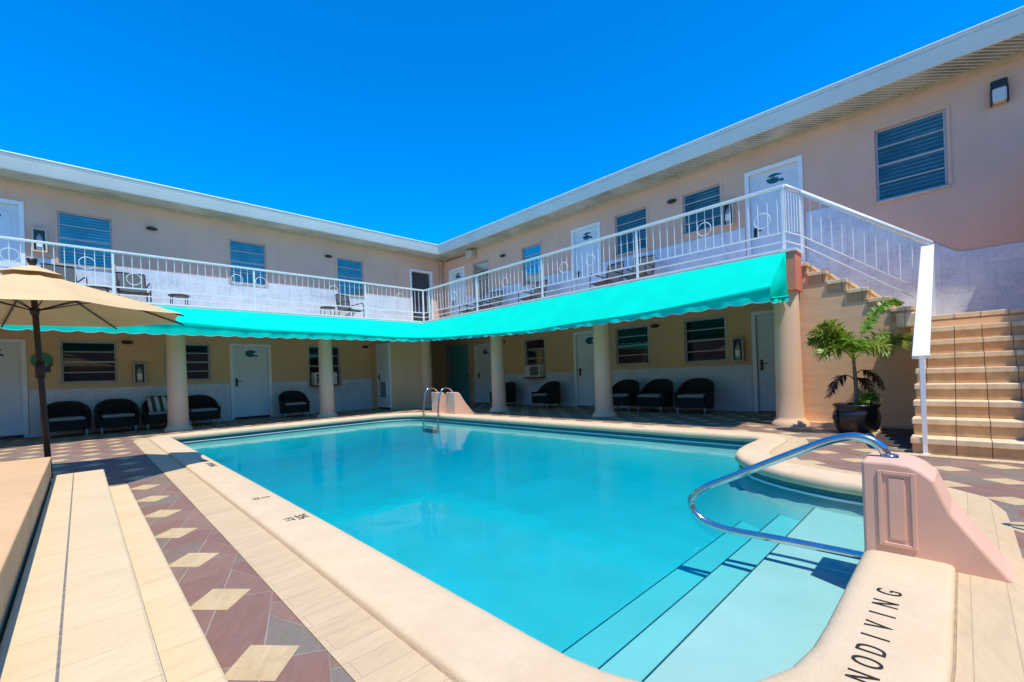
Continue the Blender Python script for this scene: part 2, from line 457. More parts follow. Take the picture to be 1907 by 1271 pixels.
# ------------------------------------------------------------------ pool outline (anticlockwise, water edge of the coping)
def arc(cx, cy, r, a0, a1, n):
    return [(cx+r*math.cos(R(a0+(a1-a0)*k/n)), cy+r*math.sin(R(a0+(a1-a0)*k/n))) for k in range(n+1)]
P = []
P += [(1.135, 1.07), (1.137, .93), (1.155, .80), (1.20, .67), (1.278, .57), (1.405, .465), (1.56, .40), (1.72, .376), (1.90, .37)]
P += [(2.4, .37), (3.0, .37), (3.6, .372), (3.95, .38), (4.10, .41), (4.17, .48), (4.20, .57)]
P += [(4.225, .74), (4.285, .94), (4.37, 1.14), (4.49, 1.33), (4.62, 1.48), (4.80, 1.62), (5.02, 1.74), (5.28, 1.81), (5.6, 1.845), (5.95, 1.85), (6.15, 1.86), (6.28, 1.90), (6.36, 1.99), (6.39, 2.12)]
P += [(6.39, 3.0), (6.39, 5.0), (6.39, 7.0), (6.39, 9.0)]
P += arc(5.39, 9.62, 1.0, 0, 90, 10)
P += [(4.0, 10.62), (2.6, 10.62)] + arc(1.40, 10.42, .20, 90, 180, 5)
P += [(1.19, 8.0), (1.175, 5.0), (1.16, 3.0), (1.145, 1.8)]
def offset(poly, d):
    n = len(poly); out = []
    for i in range(n):
        p0, p1, p2 = Vector(poly[i-1]), Vector(poly[i]), Vector(poly[(i+1) % n])
        e1 = (p1-p0).normalized(); e2 = (p2-p1).normalized()
        n1 = Vector((e1.y, -e1.x)); n2 = Vector((e2.y, -e2.x))
        b = (n1+n2).normalized(); k = d/max(.45, b.dot(n1))
        out.append((p1.x+b.x*k, p1.y+b.y*k))
    return out
# outward is to the right of the direction of travel for an anticlockwise outline
OUT = lambda d: offset(P, d)

# ------------------------------------------------------------------ ground with the pool cut out of it
def holed(name, outer, hole, z, mat):
    loops = [[Vector((x, y, 0)) for x, y in outer], [Vector((x, y, 0)) for x, y in hole]]
    tri = geometry.tessellate_polygon(loops)
    pts = outer+hole
    me = bpy.data.meshes.new(name); me.from_pydata([(x, y, z) for x, y in pts], [], [list(t) for t in tri])
    bm = bmesh.new(); bm.from_mesh(me); bmesh.ops.recalc_face_normals(bm, faces=bm.faces)
    for f in bm.faces:
        if f.normal.z < 0: f.normal_flip()
    bm.to_mesh(me); bm.free()
    me.materials.append(mat)
    o = bpy.data.objects.new(name, me); COL.objects.link(o); return o
tag(holed('ground', [(-160, -160), (160, -160), (160, 160), (-160, 160)], OUT(.24), 0, MT['paving']), 'courtyard paving of dark tiles with light diamonds', kind='structure')
bandring = MB()
og, o0, o1 = OUT(.30), OUT(.333), OUT(.545)
for i in range(len(P)):
    j = (i+1) % len(P)
    bandring.face([(*o0[i], .004), (*o0[j], .004), (*o1[j], .004), (*o1[i], .004)], MT['band'])
    bandring.face([(*og[i], .002), (*og[j], .002), (*o0[j], .002), (*o0[i], .002)], MT['joint'])
tag(bandring.build('brick_band', MT['band']), 'beige brick band around the pool coping', kind='structure')
b = MB()  # beige brick patch beside the near pylon and the curb before the stairs
b.face([(1.2, -3.0, .008), (4.66, -3.0, .008), (4.66, -.16, .008), (1.2, -.16, .008)]) if False else None
b.box(5.86, 5.985, -1.6, .62, -.02, .016)
tag(b.build('brick_curb', MT['band'], bevel=.004), 'pale brick edging in front of the stairs', kind='structure')

# ------------------------------------------------------------------ swimming pool
pool = thing('swimming_pool', 'swimming pool with pink stone coping filled with turquoise water', 'swimming pool', (3.7, 5.5, 0))
cop = MB()
prof = [(.055, -.070), (.02, -.068), (.004, -.060), (-.003, -.045), (-.004, -.02), (.002, .004), (.016, .019), (.038, .028), (.07, .032), (.20, .0335), (.295, .033), (.315, .029), (.324, .018), (.327, -.03)]
rings = [[(x, y, z) for x, y in OUT(d)] for d, z in prof]
cop.grid(rings, None, True)
coping = cop.build('coping', MT['coping'], pool)
basin = MB()
DW = .05
wall = OUT(DW)
def floor_z(x, y): return -.61 - max(0, min(1, (y-2.2)/6.5))*.02
basin.grid([[(x, y, z) for x, y in OUT(d)] for d, z in ((DW, -.06), (DW-.01, -.17), (-.06, -.29), (-.20, -.44), (-.38, -.56), (-.55, -.64))], None, True, True)
fl = OUT(DW+.005)
tri = geometry.tessellate_polygon([[Vector((x, y, 0)) for x, y in fl]])
# floor as a grid large enough to cover, so its slope stays smooth
gx = [1.0+.36*i for i in range(17)]; gy = [.2+.45*i for i in range(25)]
basin.grid([[(x, y, floor_z(x, y)) for x in gx] for y in gy], None, False, True)
basin.build('basin', MT['plaster'], pool, weld=False)
tb = MB()
wt = OUT(DW-.006)
tb.grid([[(x, y, -.06) for x, y in wt], [(x, y, -.24) for x, y in wt]], None, True, False)
tband = tb.build('tile_band', MT['wtile'], pool)
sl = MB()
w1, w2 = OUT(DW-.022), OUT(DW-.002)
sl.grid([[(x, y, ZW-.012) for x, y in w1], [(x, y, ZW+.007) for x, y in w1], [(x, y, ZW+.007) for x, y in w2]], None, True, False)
sl.build('waterline_glint', MT['glint'], pool)  # bright strip standing in for the glint where water meets tile
# entry steps in the near bay
def inside(x, y, poly):
    c = False; n = len(poly)
    for i in range(n):
        (x1, y1), (x2, y2) = poly[i], poly[i-1]
        if (y1 > y) != (y2 > y) and x < (x2-x1)*(y-y1)/(y2-y1)+x1: c = not c
    return c
yprev = .30
for ye, zt in ((.875, -.225), (1.135, -.335), (1.455, -.465)):
    st = MB()
    st.box(1.10, 5.2, .25, ye, -1.05, zt, MT['plaster'])
    s_o = st.build('pool_step', None, pool)
    tr = MB(); tr.box(1.12, 5.2, ye-.003, ye+.005, zt-.03, zt+.0015, MT['stepline'])
    t_o = tr.build('trim_tile', None, s_o)
# the water body
wat = MB()
wo = OUT(DW+.03)
tri = geometry.tessellate_polygon([[Vector((x, y, 0)) for x, y in wo]])
n = len(wo)
wat.v = [(x, y, ZW) for x, y in wo]+[(x, y, -2.0) for x, y in wo]
for t in tri:
    wat.f.append(list(t)); wat.f.append([k+n for k in t][::-1])
for i in range(n): wat.f.append([i, (i+1) % n, (i+1) % n+n, i+n])
wat.mi = [0]*len(wat.f); wat.smooth = [False]*len(wat.f)
tag(wat.build('water', MT['water']), 'still turquoise pool water', kind='structure')

# lettering on the coping
def text_mesh(name, body, size, loc, rz, parent, mat, space=1.0, sx=1.0, sy=1.0, line=1.0):
    c = bpy.data.curves.new(name, 'FONT'); c.body = body; c.size = size; c.space_character = space; c.space_line = line
    c.align_x = 'CENTER'; c.align_y = 'CENTER'; c.offset = -.0008; c.extrude = .0012
    tmp = bpy.data.objects.new(name, c); COL.objects.link(tmp)
    dg = bpy.context.evaluated_depsgraph_get(); me = bpy.data.meshes.new_from_object(tmp.evaluated_get(dg))
    bpy.data.objects.remove(tmp)
    me.name = name; me.materials.clear(); me.materials.append(mat)
    me.transform(Matrix.Translation(loc) @ Matrix.Rotation(rz, 4, 'Z') @ Matrix.Diagonal((sx, sy, 1, 1)))
    o = bpy.data.objects.new(name, me); COL.objects.link(o); attach(o, parent); return o
for ch_, lx in (('N', 1.600), ('O', 1.692), ('D', 1.775), ('I', 1.865), ('V', 1.955), ('I', 2.05), ('N', 2.15), ('G', 2.265)):
    text_mesh('lettering', ch_, .112, (lx, .222, .035), R(-1), coping, MT['letter'], 1, .64, 1.0)
text_mesh('lettering', '3½', .10, (1.055, 3.19, .035), R(-90), coping, MT['letter'])
text_mesh('lettering', 'FT', .08, (.975, 3.19, .035), R(-90), coping, MT['letter'])
text_mesh('lettering', '3', .085, (1.045, 3.98, .035), R(-90), coping, MT['letter'])
text_mesh('lettering', 'FT', .07, (.975, 3.98, .035), R(-90), coping, MT['letter'])
text_mesh('lettering', 'NO', .10, (1.06, 6.52, .035), R(-90), coping, MT['letterfade'], 1.25, .85, 1.0)
text_mesh('lettering', 'DIVING', .10, (1.06, 6.15, .035), R(-90), coping, MT['letterfade'], 1.25, .85, 1.0)
text_mesh('lettering', '3FT', .13, (6.53, 3.75, .035), R(90), coping, MT['letterfade'], 1.2)

# ------------------------------------------------------------------ near pylon with the steel grab rail
def pylon_mesh(th, h, d_top, d_run, m, mapf, panel=True):
    """a solid wedge: vertical pool face, short flat top, long slope down to the deck; mapf(a along thickness, r away from pool, z)"""
    w = MB()
    pr = [(0, -.04), (0, h)]
    pr += [(d_top*.55, h+.003), (d_top*.85, h-.006), (d_top*1.05, h-.028), (d_top*1.25, h-.065)]
    pr += [(d_top+(d_run-d_top)*f, h*.90*(1-f)**1.06) for f in (.35, .5, .65, .8, .92)]+[(d_run, .004), (d_run*1.02, -.04)]
    w.prism(pr, lambda r, z, a: mapf(a, r, z), 0, th, m)
    return w
hr = thing('grab_rail', 'near pool handrail of bent steel tube fixed to a pink wedge pylon', 'pool handrail', (2.9, .3, 0))
mp = lambda a, r, z: (2.755+a, .365-r, z)
py_o = pylon_mesh(.33, .462, .21, .50, MT['pink'], mp).build('pylon', MT['pink'], hr, bevel=.012)
pn = MB()   # raised frame round a sunk panel on the face towards the camera
ya, yb, za, zb = .305, .165, .065, .425
fw = .018
pn.box(2.747, 2.756, ya-fw, ya, za, zb); pn.box(2.747, 2.756, yb, yb+fw, za, zb)
pn.box(2.747, 2.756, yb+fw, ya-fw, za, za+fw); pn.box(2.747, 2.756, yb+fw, ya-fw, zb-fw, zb)
pn.box(2.750, 2.756, yb+.04, ya-.04, za+.035, zb-.035)
pn.build('panel_moulding', MT['pink'], py_o, bevel=.003)
def smooth_path(pts, n=10):
    """Catmull-Rom through points"""
    pts = [Vector(p) for p in pts]; out = []
    for i in range(len(pts)-1):
        p0 = pts[max(i-1, 0)]; p1 = pts[i]; p2 = pts[i+1]; p3 = pts[min(i+2, len(pts)-1)]
        for k in range(n):
            t = k/n
            out.append(.5*((2*p1)+(p2-p0)*t+(2*p0-5*p1+4*p2-p3)*t*t+(3*p1-p0-3*p2+p3)*t**3))
    out.append(pts[-1]); return out
RX = 2.93
rail_pts = [(.272, .42), (.278, .455), (.300, .505), (.345, .543), (.410, .556), (.480, .542), (.565, .507), (.69, .442), (.81, .379), (.95, .303), (1.07, .238), (1.18, .180), (1.265, .120), (1.308, .058), (1.298, -.005), (1.235, -.055), (1.13, -.083), (1.0, -.088), (.85, -.082), (.65, -.077), (.47, -.075), (.36, -.075)]
rl = MB(); rl.tube(smooth_path([(RX, y, z) for y, z in rail_pts], 6), .0225, 14)
rl.build('rail_tube', MT['steel'], hr)
fg = MB(); fg.lathe([(.0, .478), (.034, .478), (.038, .472), (.038, .462)], RX, .272, 18); fg.build('flange', MT['steel'], hr)

# far ladder: two wedge pylons and two rails
ld = thing('pool_ladder', 'far pool ladder with two steel hoops and two pink wedge pylons', 'pool ladder', (6.6, 9.4, 0))
for yc in (9.66, 9.01):
    mp2 = lambda a, r, z, yc=yc: (6.60+r, yc-.19+a, z)
    pylon_mesh(.36, .57, .16, .62, MT['pink'], mp2).build('pylon', MT['pink'], ld, bevel=.012)
    h = MB()
    pts = [(6.70, .55), (6.66, .62), (6.58, .675), (6.48, .69), (6.38, .66), (6.31, .56), (6.26, .35), (6.23, .10), (6.22, -.15), (6.22, -.7)]
    h.tube(smooth_path([(x, yc, z) for x, z in pts], 6), .019, 10)
    h.build('rail_tube', MT['steel'], ld)
for zz in (-.28, -.52):
    t = MB(); t.box(6.18, 6.27, 9.02, 9.65, zz, zz+.02); t.build('rung', MT['steel'], ld)

# ------------------------------------------------------------------ raised terracotta platform and the paver steps
pf = thing('raised_platform', 'raised terracotta terrace with two pale paver steps beside the pool', 'terrace', (-1.5, 2.5, 0))
s = MB(); s.box(-6.0, -.176, -4.0, 4.93, 0, .428, MT['band']); s.box(-6.0, -.172, -4.0, 4.94, .428, .45, MT['terra'])
s.build('terrace_slab', None, pf, bevel=.006)
s = MB(); s.box(-.167, .122, -4.0, 4.97, -.0, .30)
s.build('step', MT['steppave'], pf, bevel=.010)
s = MB(); s.box(.122, .268, -4.0, 4.95, 0, .15)
s.build('step', MT['steppave'], pf, bevel=.010)
s = MB(); s.box(-.0575, -.0515, -4, 4.965, .296, .3008); s.build('joint', MT['letterfade'], pf)

# ------------------------------------------------------------------ the motel building
bld = thing('motel_building', 'two-storey peach stucco motel building with an L-shaped plan around the pool', 'building', (6.0, 10.0, 0))
LW = lambda a, d, z: (a, YB+d, z)      # left wing: a along x, d into the wall
RW = lambda a, d, z: (XR+d, a, z)      # right wing: a along y
def wall_panel(name, fn, a0, a1, z0, z1, opens, mat, depth=.14):
    w = MB()
    A = sorted({a0, a1, *[o[0] for o in opens], *[o[1] for o in opens]}); A = [a for a in A if a0 <= a <= a1]
    Z = sorted({z0, z1, *[o[2] for o in opens], *[o[3] for o in opens]}); Z = [z for z in Z if z0 <= z <= z1]
    for i in range(len(A)-1):
        for j in range(len(Z)-1):
            ca, cz = (A[i]+A[i+1])/2, (Z[j]+Z[j+1])/2
            if any(o[0] < ca < o[1] and o[2] < cz < o[3] for o in opens): continue
            w.face([fn(A[i], 0, Z[j]), fn(A[i+1], 0, Z[j]), fn(A[i+1], 0, Z[j+1]), fn(A[i], 0, Z[j+1])])
    for o in opens:
        q = [(o[0], o[2]), (o[1], o[2]), (o[1], o[3]), (o[0], o[3])]
        for k in range(4):
            (a, z), (a2, z2) = q[k], q[(k+1) % 4]
            w.face([fn(a, 0, z), fn(a2, 0, z2), fn(a2, depth, z2), fn(a, depth, z)])
        w.face([fn(a, depth, z) for a, z in q])
    return w.build(name, mat, bld)
# openings: a0,a1,z0,z1
LlowW = [(-.29, .625, 1.13, 2.055), (1.53, 2.45, 1.115, 2.04), (4.95, 5.90, .83, 2.05)]
LlowD = [(-1.75, -.84, .05, 2.03), (2.94, 3.865, .05, 2.03)]
LupW = [(-.265, .62, 3.76, 4.93), (2.98, 3.87, 3.755, 4.92), (5.92, 6.79, 3.72, 4.90)]
LupD = [(-1.72, -.80, ZF, 4.94), (8.60, 9.47, ZF, 4.87)]
RlowW = [(3.575, 4.49, 1.09, 2.06), (5.40, 6.32, 1.11, 2.06), (8.81, 9.625, .84, 2.03)]
RlowD = [(2.06, 3.01, .0, 2.03), (6.73, 7.655, .0, 2.04), (11.10, 12.07, .0, 2.02), (12.47, 13.72, .0, 2.10)]
RupW = [(.085, .975, 3.735, 4.975), (3.575, 4.42, 4.035, 4.945), (5.33, 6.22, 3.945, 4.97), (8.81, 9.60, 3.74, 4.92), (11.20, 12.01, 3.75, 4.92)]
RupD = [(2.10, 3.04, ZF, 4.93), (6.72, 7.60, ZF, 4.92), (12.55, 13.38, ZF, 4.91)]
wall_panel('wall', LW, XL, XR, 0, ZS, LlowW+LlowD, MT['stucco2'])
wall_panel('wall', LW, XL, XR, ZF-.02, ZT, LupW+LupD, MT['stucco'])
wall_panel('wall', RW, YN, YB, 0, ZS, RlowW+RlowD, MT['stucco2'])
wall_panel('wall', RW, YN, YB, ZS, ZT, RupW+RupD, MT['stucco'])
# marble wainscots, standing 12 mm proud of the stucco, with openings left for doors and window sills
def wainscot(fn, a0, a1, z0, z1, blocks, mat, off=-.012):
    w = MB()
    A = sorted({a0, a1, *[a for o in blocks for a in o[:2] if a0 < a < a1]})
    Z = sorted({z0, z1, *[z for o in blocks for z in o[2:] if z0 < z < z1]})
    for i in range(len(A)-1):
        for j in range(len(Z)-1):
            ca, cz = (A[i]+A[i+1])/2, (Z[j]+Z[j+1])/2
            if any(o[0] < ca < o[1] and o[2] < cz < o[3] for o in blocks): continue
            w.face([fn(A[i], off, Z[j]), fn(A[i+1], off, Z[j]), fn(A[i+1], off, Z[j+1]), fn(A[i], off, Z[j+1])])
    for i in range(len(A)-1):
        w.face([fn(A[i], off, z1), fn(A[i+1], off, z1), fn(A[i+1], 0, z1), fn(A[i], 0, z1)]) if not any(o[0] < (A[i]+A[i+1])/2 < o[1] and o[3] > z1-.01 for o in blocks) else None
    return w.build('wainscot', mat, bld)
grow = lambda L, g, gz=0: [(o[0]-g, o[1]+g, o[2]-gz, o[3]) for o in L]
wainscot(LW, XL, 6.95, 0, 1.0, grow(LlowD, .06)+grow(LlowW, .05, .03), MT['marble_lo'])
wainscot(RW, 2.0, 12.2, 0, .985, grow(RlowD, .06)+grow(RlowW, .05, .03), MT['marble_lo'])
wainscot(LW, XL, 8.53, ZF, 3.83, grow(LupD, .06)+grow(LupW, .05, .03), MT['marble_up'])
wainscot(RW, 1.70, 12.5, ZF, 3.86, grow(RupD, .07)+grow(RupW, .05, .03), MT['marble_up'])
w = MB()   # marble following the stair flight
poly = [(YN, 1.4), (1.70, 1.4), (1.70, 3.86), (1.60, 3.835), (1.45, 3.76), (.02, 2.66), (-.04, 2.645), (YN, 2.645)]
w.face([RW(a, -.012, z) for a, z in poly]); w.build('wainscot', MT['marble_up'], bld)
# balcony slab
s = MB()
s.box(XL, 7.80, 11.92, YB-.001, ZS, ZF); s.box(7.80, XR-.001, 1.92, YB-.001, ZS, ZF)
s.build('balcony_slab', MT['slab'], bld)
s = MB()
s.box(XL, 7.84, 12.0, YB-.002, ZS-.012, ZS-.002); s.box(7.86, XR-.002, 2.0, YB-.002, ZS-.012, ZS-.002)
s.build('ceiling', MT['ceiling'], bld)
s = MB(); s.box(XL, 7.78, 11.93, 12.0, ZF, ZF+.035); s.box(7.82, 7.89, 1.92, 11.93, ZF, ZF+.035)
s.build('slab_kerb', MT['whitepaint'], bld)
s = MB(); s.box(7.80, 8.18, 1.74, 1.92, 2.10, 2.69, MT['coral']); s.box(7.78, 8.20, 1.72, 1.93, 2.69, 2.735, MT['whitepaint'])
s.build('beam_end', None, bld)
# columns
def column(x, y, z1=ZS-.012):
    c = MB(); n = 28
    c.lathe([(.262, 0), (.258, .03), (.235, .07), (.205, .10), (.192, .14), (.186, .5), (.178, 1.4), (.170, 2.2), (.168, z1)], x, y, n)
    c.build('column', MT['column'], bld)
for x in (1.52, 4.76): column(x, 12.08)
column(7.96, 12.08)
for y in (8.72, 5.40, 1.93): column(8.0, y)
# closet in the corner of the ground floor, its door on the side face
c = MB()
c.prism([(6.95, YB-.003), (6.95, 12.56), (8.15, 12.10), (8.35, YB-.003)], lambda a, b_, d: (a, b_, d), 0, ZS-.014)
c.build('closet_wall', MT['stucco2'], bld)
CW = lambda a, d, z: (6.95-.004+d, a, z)

def door(fn, a0, a1, z0, z1, mat, plaque=True, hside=0, panels='plain', rec=.05, flip=1):
    """leaf with raised mouldings, frame, lever handle and (optionally) a dark shell-shaped number plaque"""
    f = MB(); fwid = .05
    P3 = lambda a, d, z: fn(a, d, z)
    def bx(mb, a, b_, d0, d1, zz0, zz1, m=None):
        q = [P3(a, d0, zz0), P3(b_, d1, zz1)]
        mb.box(min(q[0][0], q[1][0]), max(q[0][0], q[1][0]), min(q[0][1], q[1][1]), max(q[0][1], q[1][1]), zz0, zz1, m)
    lf = MB(); bx(lf, a0+.035, a1-.035, rec, rec+.04, z0+.02, z1-.035, mat)
    if panels == 'grooves':
        k = 5
        for i in range(1, k):
            a = a0+(a1-a0)*i/k
            bx(lf, a-.006, a+.006, rec-.004, rec, z0+.12, z1-.12, mat)
    elif panels == 'moulded':
        for (p, q) in ((.08, .40), (.46, .92)):
            zz0, zz1 = z0+(z1-z0)*p, z0+(z1-z0)*q
            for (u0, u1, v0, v1) in ((.16, .84, 0, .03), (.16, .84, .97, 1), (.16, .20, .03, .97), (.80, .84, .03, .97)):
                bx(lf, a0+(a1-a0)*u0, a0+(a1-a0)*u1, rec-.008, rec, zz0+(zz1-zz0)*v0, zz0+(zz1-zz0)*v1, mat)
    leaf = lf.build('door', mat, bld)
    bx(f, a0-.045, a0+.03, -.022, rec+.06, z0+.001, z1+.045); bx(f, a1-.03, a1+.045, -.022, rec+.06, z0+.001, z1+.045)
    bx(f, a0+.03, a1-.03, -.022, rec+.06, z1-.03, z1+.045)
    f.build('door_frame', MT['whitepaint'] if mat is not MT['teal_door'] else MT['frame'], leaf)
    t = MB(); bx(t, a0+.031, a1-.031, -.03, rec+.03, z0-.04, z0+.018); t.build('threshold', MT['bronze'], leaf)
    h = MB(); ah = a0+.11 if hside == 0 else a1-.11; zh = z0+.97
    bx(h, ah-.028, ah+.028, rec-.012, rec, zh-.11, zh+.11)
    lo, hi = (ah-.015, ah+.12) if hside == 0 else (ah-.12, ah+.015)
    bx(h, lo, hi, rec-.06, rec-.04, zh+.02, zh+.04); bx(h, ah-.012, ah+.012, rec-.06, rec-.012, zh+.018, zh+.042)
    h.build('handle', MT['bronze'], leaf)
    if plaque:
        p = MB(); ca = (a0+a1)/2+.03*flip; cz = z1-.22
        poly = []
        for k in range(0, 21):          # a shell: round on one side, scooped on the other
            t_ = R(50+260*k/20); poly.append((.135*math.cos(t_)*flip-.02*flip, .098*math.sin(t_)))
        poly += [(.15*flip, -.098), (.15*flip, -.045), (.05*flip, -.03), (.06*flip, .02), (.135*flip, .03), (.10*flip, .07)]
        p.prism([(a+ca, z+cz) for a, z in poly], lambda a, z, d: P3(a, d, z), rec-.006, rec-.0005)
        for (u0, u1, v0, v1) in ((-.075, -.04, -.05, .045), (-.03, .0, -.05, .045)):
            uu = sorted((ca+u0*flip, ca+u1*flip)); bx(p, uu[0], uu[1], rec-.0085, rec-.006, cz+v0, cz+v1, None)
        p.build('plaque', MT['plaque'], leaf)
    return leaf

def window(fn, a0, a1, z0, z1, glass, lites=4, frame=MT['frame'], tilt=0.0, shift=.0, zbot=None):
    def bx(mb, a, b_, d0, d1, zz0, zz1, m=None):
        q = [fn(a, d0, zz0), fn(b_, d1, zz1)]
        mb.box(min(q[0][0], q[1][0]), max(q[0][0], q[1][0]), min(q[0][1], q[1][1]), max(q[0][1], q[1][1]), zz0, zz1, m)
    f = MB(); w_ = .035; d0, d1 = .03, .075
    bx(f, a0+.002, a0+w_, d0, d1, z0+.002, z1-.002); bx(f, a1-w_, a1-.002, d0, d1, z0+.002, z1-.002)
    bx(f, a0+w_, a1-w_, d0, d1, z0+.002, z0+w_); bx(f, a0+w_, a1-w_, d0, d1, z1-w_, z1-.002)
    for i in range(1, lites):
        zz = z0+(z1-z0)*i/lites; hh = .011 if i != lites//2 else .017
        bx(f, a0+w_, a1-w_, d0+.004, d1-.01, zz-hh, zz+hh)
    win = f.build('window', frame, bld)
    p = MB()
    for i in range(lites):
        za, zb = z0+(z1-z0)*i/lites+.012, z0+(z1-z0)*(i+1)/lites-.012
        tl = tilt*(.6+.8*random.random())
        p.face([fn(a0+w_, d1-.02-tl, za), fn(a1-w_, d1-.02-tl*(.8+.4*random.random()), za), fn(a1-w_, d1-.02, zb), fn(a0+w_, d1-.02, zb)])
    p.build('pane', glass, win)
    s = MB(); bx(s, a0-.03, a1+.03, -.035, .028, z0-.035, z0-.001); s.build('sill', MT['trim'] if frame is MT['frame'] else frame, win)
    # painted surround, a shallow raised band
    r = MB()
    bx(r, a0-.045, a0-.001, -.014, .0, z0, z1+.045); bx(r, a1+.001, a1+.045, -.014, .0, z0, z1+.045); bx(r, a0-.001, a1+.001, -.014, .0, z1+.001, z1+.045)
    r.build('surround', MT['stucco'] if z0 > 3 else MT['trim'], win)
    return win
for k, o in enumerate(LlowW): window(LW, *o, MT['glass_lo'], 4)
for k, o in enumerate(LupW): window(LW, *o, MT['glass_up'], 4, MT['frame'], .015)
for k, o in enumerate(RlowW): window(RW, *o, MT['glass_lo'], 4)
for k, o in enumerate(RupW): window(RW, *o, MT['glass_up2'], 4, MT['frame'], .012)
door(LW, *LlowD[0], MT['door'], True, 0, 'grooves')
door(LW, *LlowD[1], MT['door'], True, 0, 'grooves')
door(LW, *LupD[0], MT['door'], True, 0, 'moulded')
o = door(LW, *LupD[1], MT['leather'], False, 1, 'moulded', .09); o['label'] = 'dark grey door standing in shade at the corner'
for k, o in enumerate(RlowD[:3]): door(RW, *o, MT['door'], True, 1, 'grooves' if k < 2 else 'moulded', flip=-1)
o = door(RW, *RlowD[3], MT['teal_door'], False, 0, 'plain'); o['label'] = 'plain teal door in the deepest corner'
for o in RupD: door(RW, *o, MT['door'], True, 1, 'moulded', flip=-1)
# closet door on the side face, with a louvre vent in its lower half
dl = door(CW, 12.60, 13.34, .05, 2.06, MT['door'], False, 1, 'plain', -.03)
v = MB(); v.box(6.895, 6.912, 12.74, 13.18, .34, .92, MT['whitepaint']); v.box(6.891, 6.895, 12.78, 13.14, .38, .88, MT['plaque'])
for k in range(9): v.box(6.886, 6.891, 12.78, 13.14, .40+.053*k, .42+.053*k, MT['frame'])
v.build('vent_grille', None, dl)
# downspout in the upper inside corner
s = MB(); s.tube([(9.86, YB-.07, ZF), (9.86, YB-.07, 5.22)], .042, 10); s.lathe([(.042, 5.22), (.065, 5.27), (.065, 5.33), (.03, 5.36)], 9.86, YB-.07, 12)
s.build('downspout', MT['stucco'], bld)
# roof: slab, stepped fascia leaning inwards, ribbed soffit, trim bead
EX, EY = 9.38, 13.20
def eave(o_, z):  # L-shaped outline at a distance o_ inside/outside of the eave edge (positive = further out)
    return [(XL-.3, EY-o_), (EX-o_, EY-o_), (EX-o_, YN-.3)], z
rf = MB()
rows = [[(x, y, 5.80) for x, y in [(XL-.3, EY+4), (EX+4.2, EY+4), (EX+4.2, YN-.3)]],
        [(x, y, 5.80) for x, y in eave(-.25, 0)[0]], [(x, y, 5.775) for x, y in eave(-.02, 0)[0]], [(x, y, 5.745) for x, y in eave(.03, 0)[0]], [(x, y, 5.735) for x, y in eave(.022, 0)[0]]]
rf.grid(rows, None, False, False)
rf.build('roof', MT['roofw'], bld)
fa = MB()
prof = [(.018, 5.736), (.010, 5.685), (-.004, 5.68), (-.002, 5.665), (.012, 5.655), (-.004, 5.56), (-.020, 5.47), (-.030, 5.425), (-.055, 5.418)]
fa.grid([[(x, y, z) for x, y in eave(o_, 0)[0]] for o_, z in prof], None, False, False)
fa.build('fascia', MT['fascia'], bld)
so = MB()
so.grid([[(x, y, 5.430) for x, y in eave(-.045, 0)[0]], [(x, y, ZT+.005) for x, y in [(XL-.3, YB+.1), (XR+.1, YB+.1), (XR+.1, YN-.3)]]], None, False, False)
so.build('soffit', MT['soffit'], bld)
tr = MB()
for (da, za, zb) in ((.028, 5.345, 5.40), (.05, 5.40, 5.428)):
    tr.box(XL, XR-da, YB-da, YB-.0005, za, zb); tr.box(XR-da, XR-.0005, YN, YB-.0005, za, zb)
tr.build('crown_trim', MT['trim'], bld)
# south return wall beyond the stairs, out of the picture but throwing its shade on the treads
sw = MB(); sw.prism([(5.9, 0), (10.0, 0), (10.0, 4.2), (8.2, 3.25), (6.05, 1.75), (5.9, 1.7)], lambda a, z, d: (a, d, z), -1.05, -.93)
sw.build('stair_parapet', MT['stucco'], bld)

# unseen walls, added behind the camera to block low sky light
w = MB()
w.box(-9.5, -9.2, -9.0, 18, 0, 5.8); w.box(-9.2, 14, -9.0, -8.7, 0, 5.8)
w.build('horizon_blocker', MT['stucco'], bld)
# ------------------------------------------------------------------ awning
aw = thing('awning', 'long teal canvas awning with a scalloped valance wrapping both wings', 'awning', (7.0, 11.0, 2))
def lerp_tab(tab, t):
    for (a, va), (b_, vb) in zip(tab, tab[1:]):
        if a <= t <= b_: return va+(vb-va)*(t-a)/(b_-a)
    return tab[-1][1] if t > tab[-1][0] else tab[0][1]
AXF, AYF = 6.93, 10.93
crR = [(1.86, 2.065), (3.8, 1.965), (6.3, 1.915), (8.5, 1.98), (10.93, 2.13)]
boR = [(1.86, 1.845), (3.8, 1.825), (6.3, 1.825), (8.5, 1.90), (10.93, 2.00)]
crL = [(-5, 2.30), (1.4, 2.26), (2.85, 2.20), (4.2, 2.185), (6.93, 2.13)]
boL = [(-5, 2.0), (1.4, 1.985), (2.85, 1.985), (4.2, 1.99), (6.93, 2.00)]
ribR = [1.86+1.296*i for i in range(8)]; ribR[-1] = 10.93
def sag(t, knots, amp=.02):
    for a, b_ in zip(knots, knots[1:]):
        if a <= t <= b_: return -amp*math.sin(math.pi*(t-a)/(b_-a))
    return 0
cv = MB()
nR, nL, m_ = 90, 110, 7
ysR = [1.86+(AYF-1.86)*i/nR for i in range(nR+1)]
xsL = [XL+(AXF-XL)*i/nL for i in range(nL+1)]
knR = [1.86, 5.40, 8.72, 10.93]; knL = [-5, -1.8, 1.52, 4.76, 6.93]
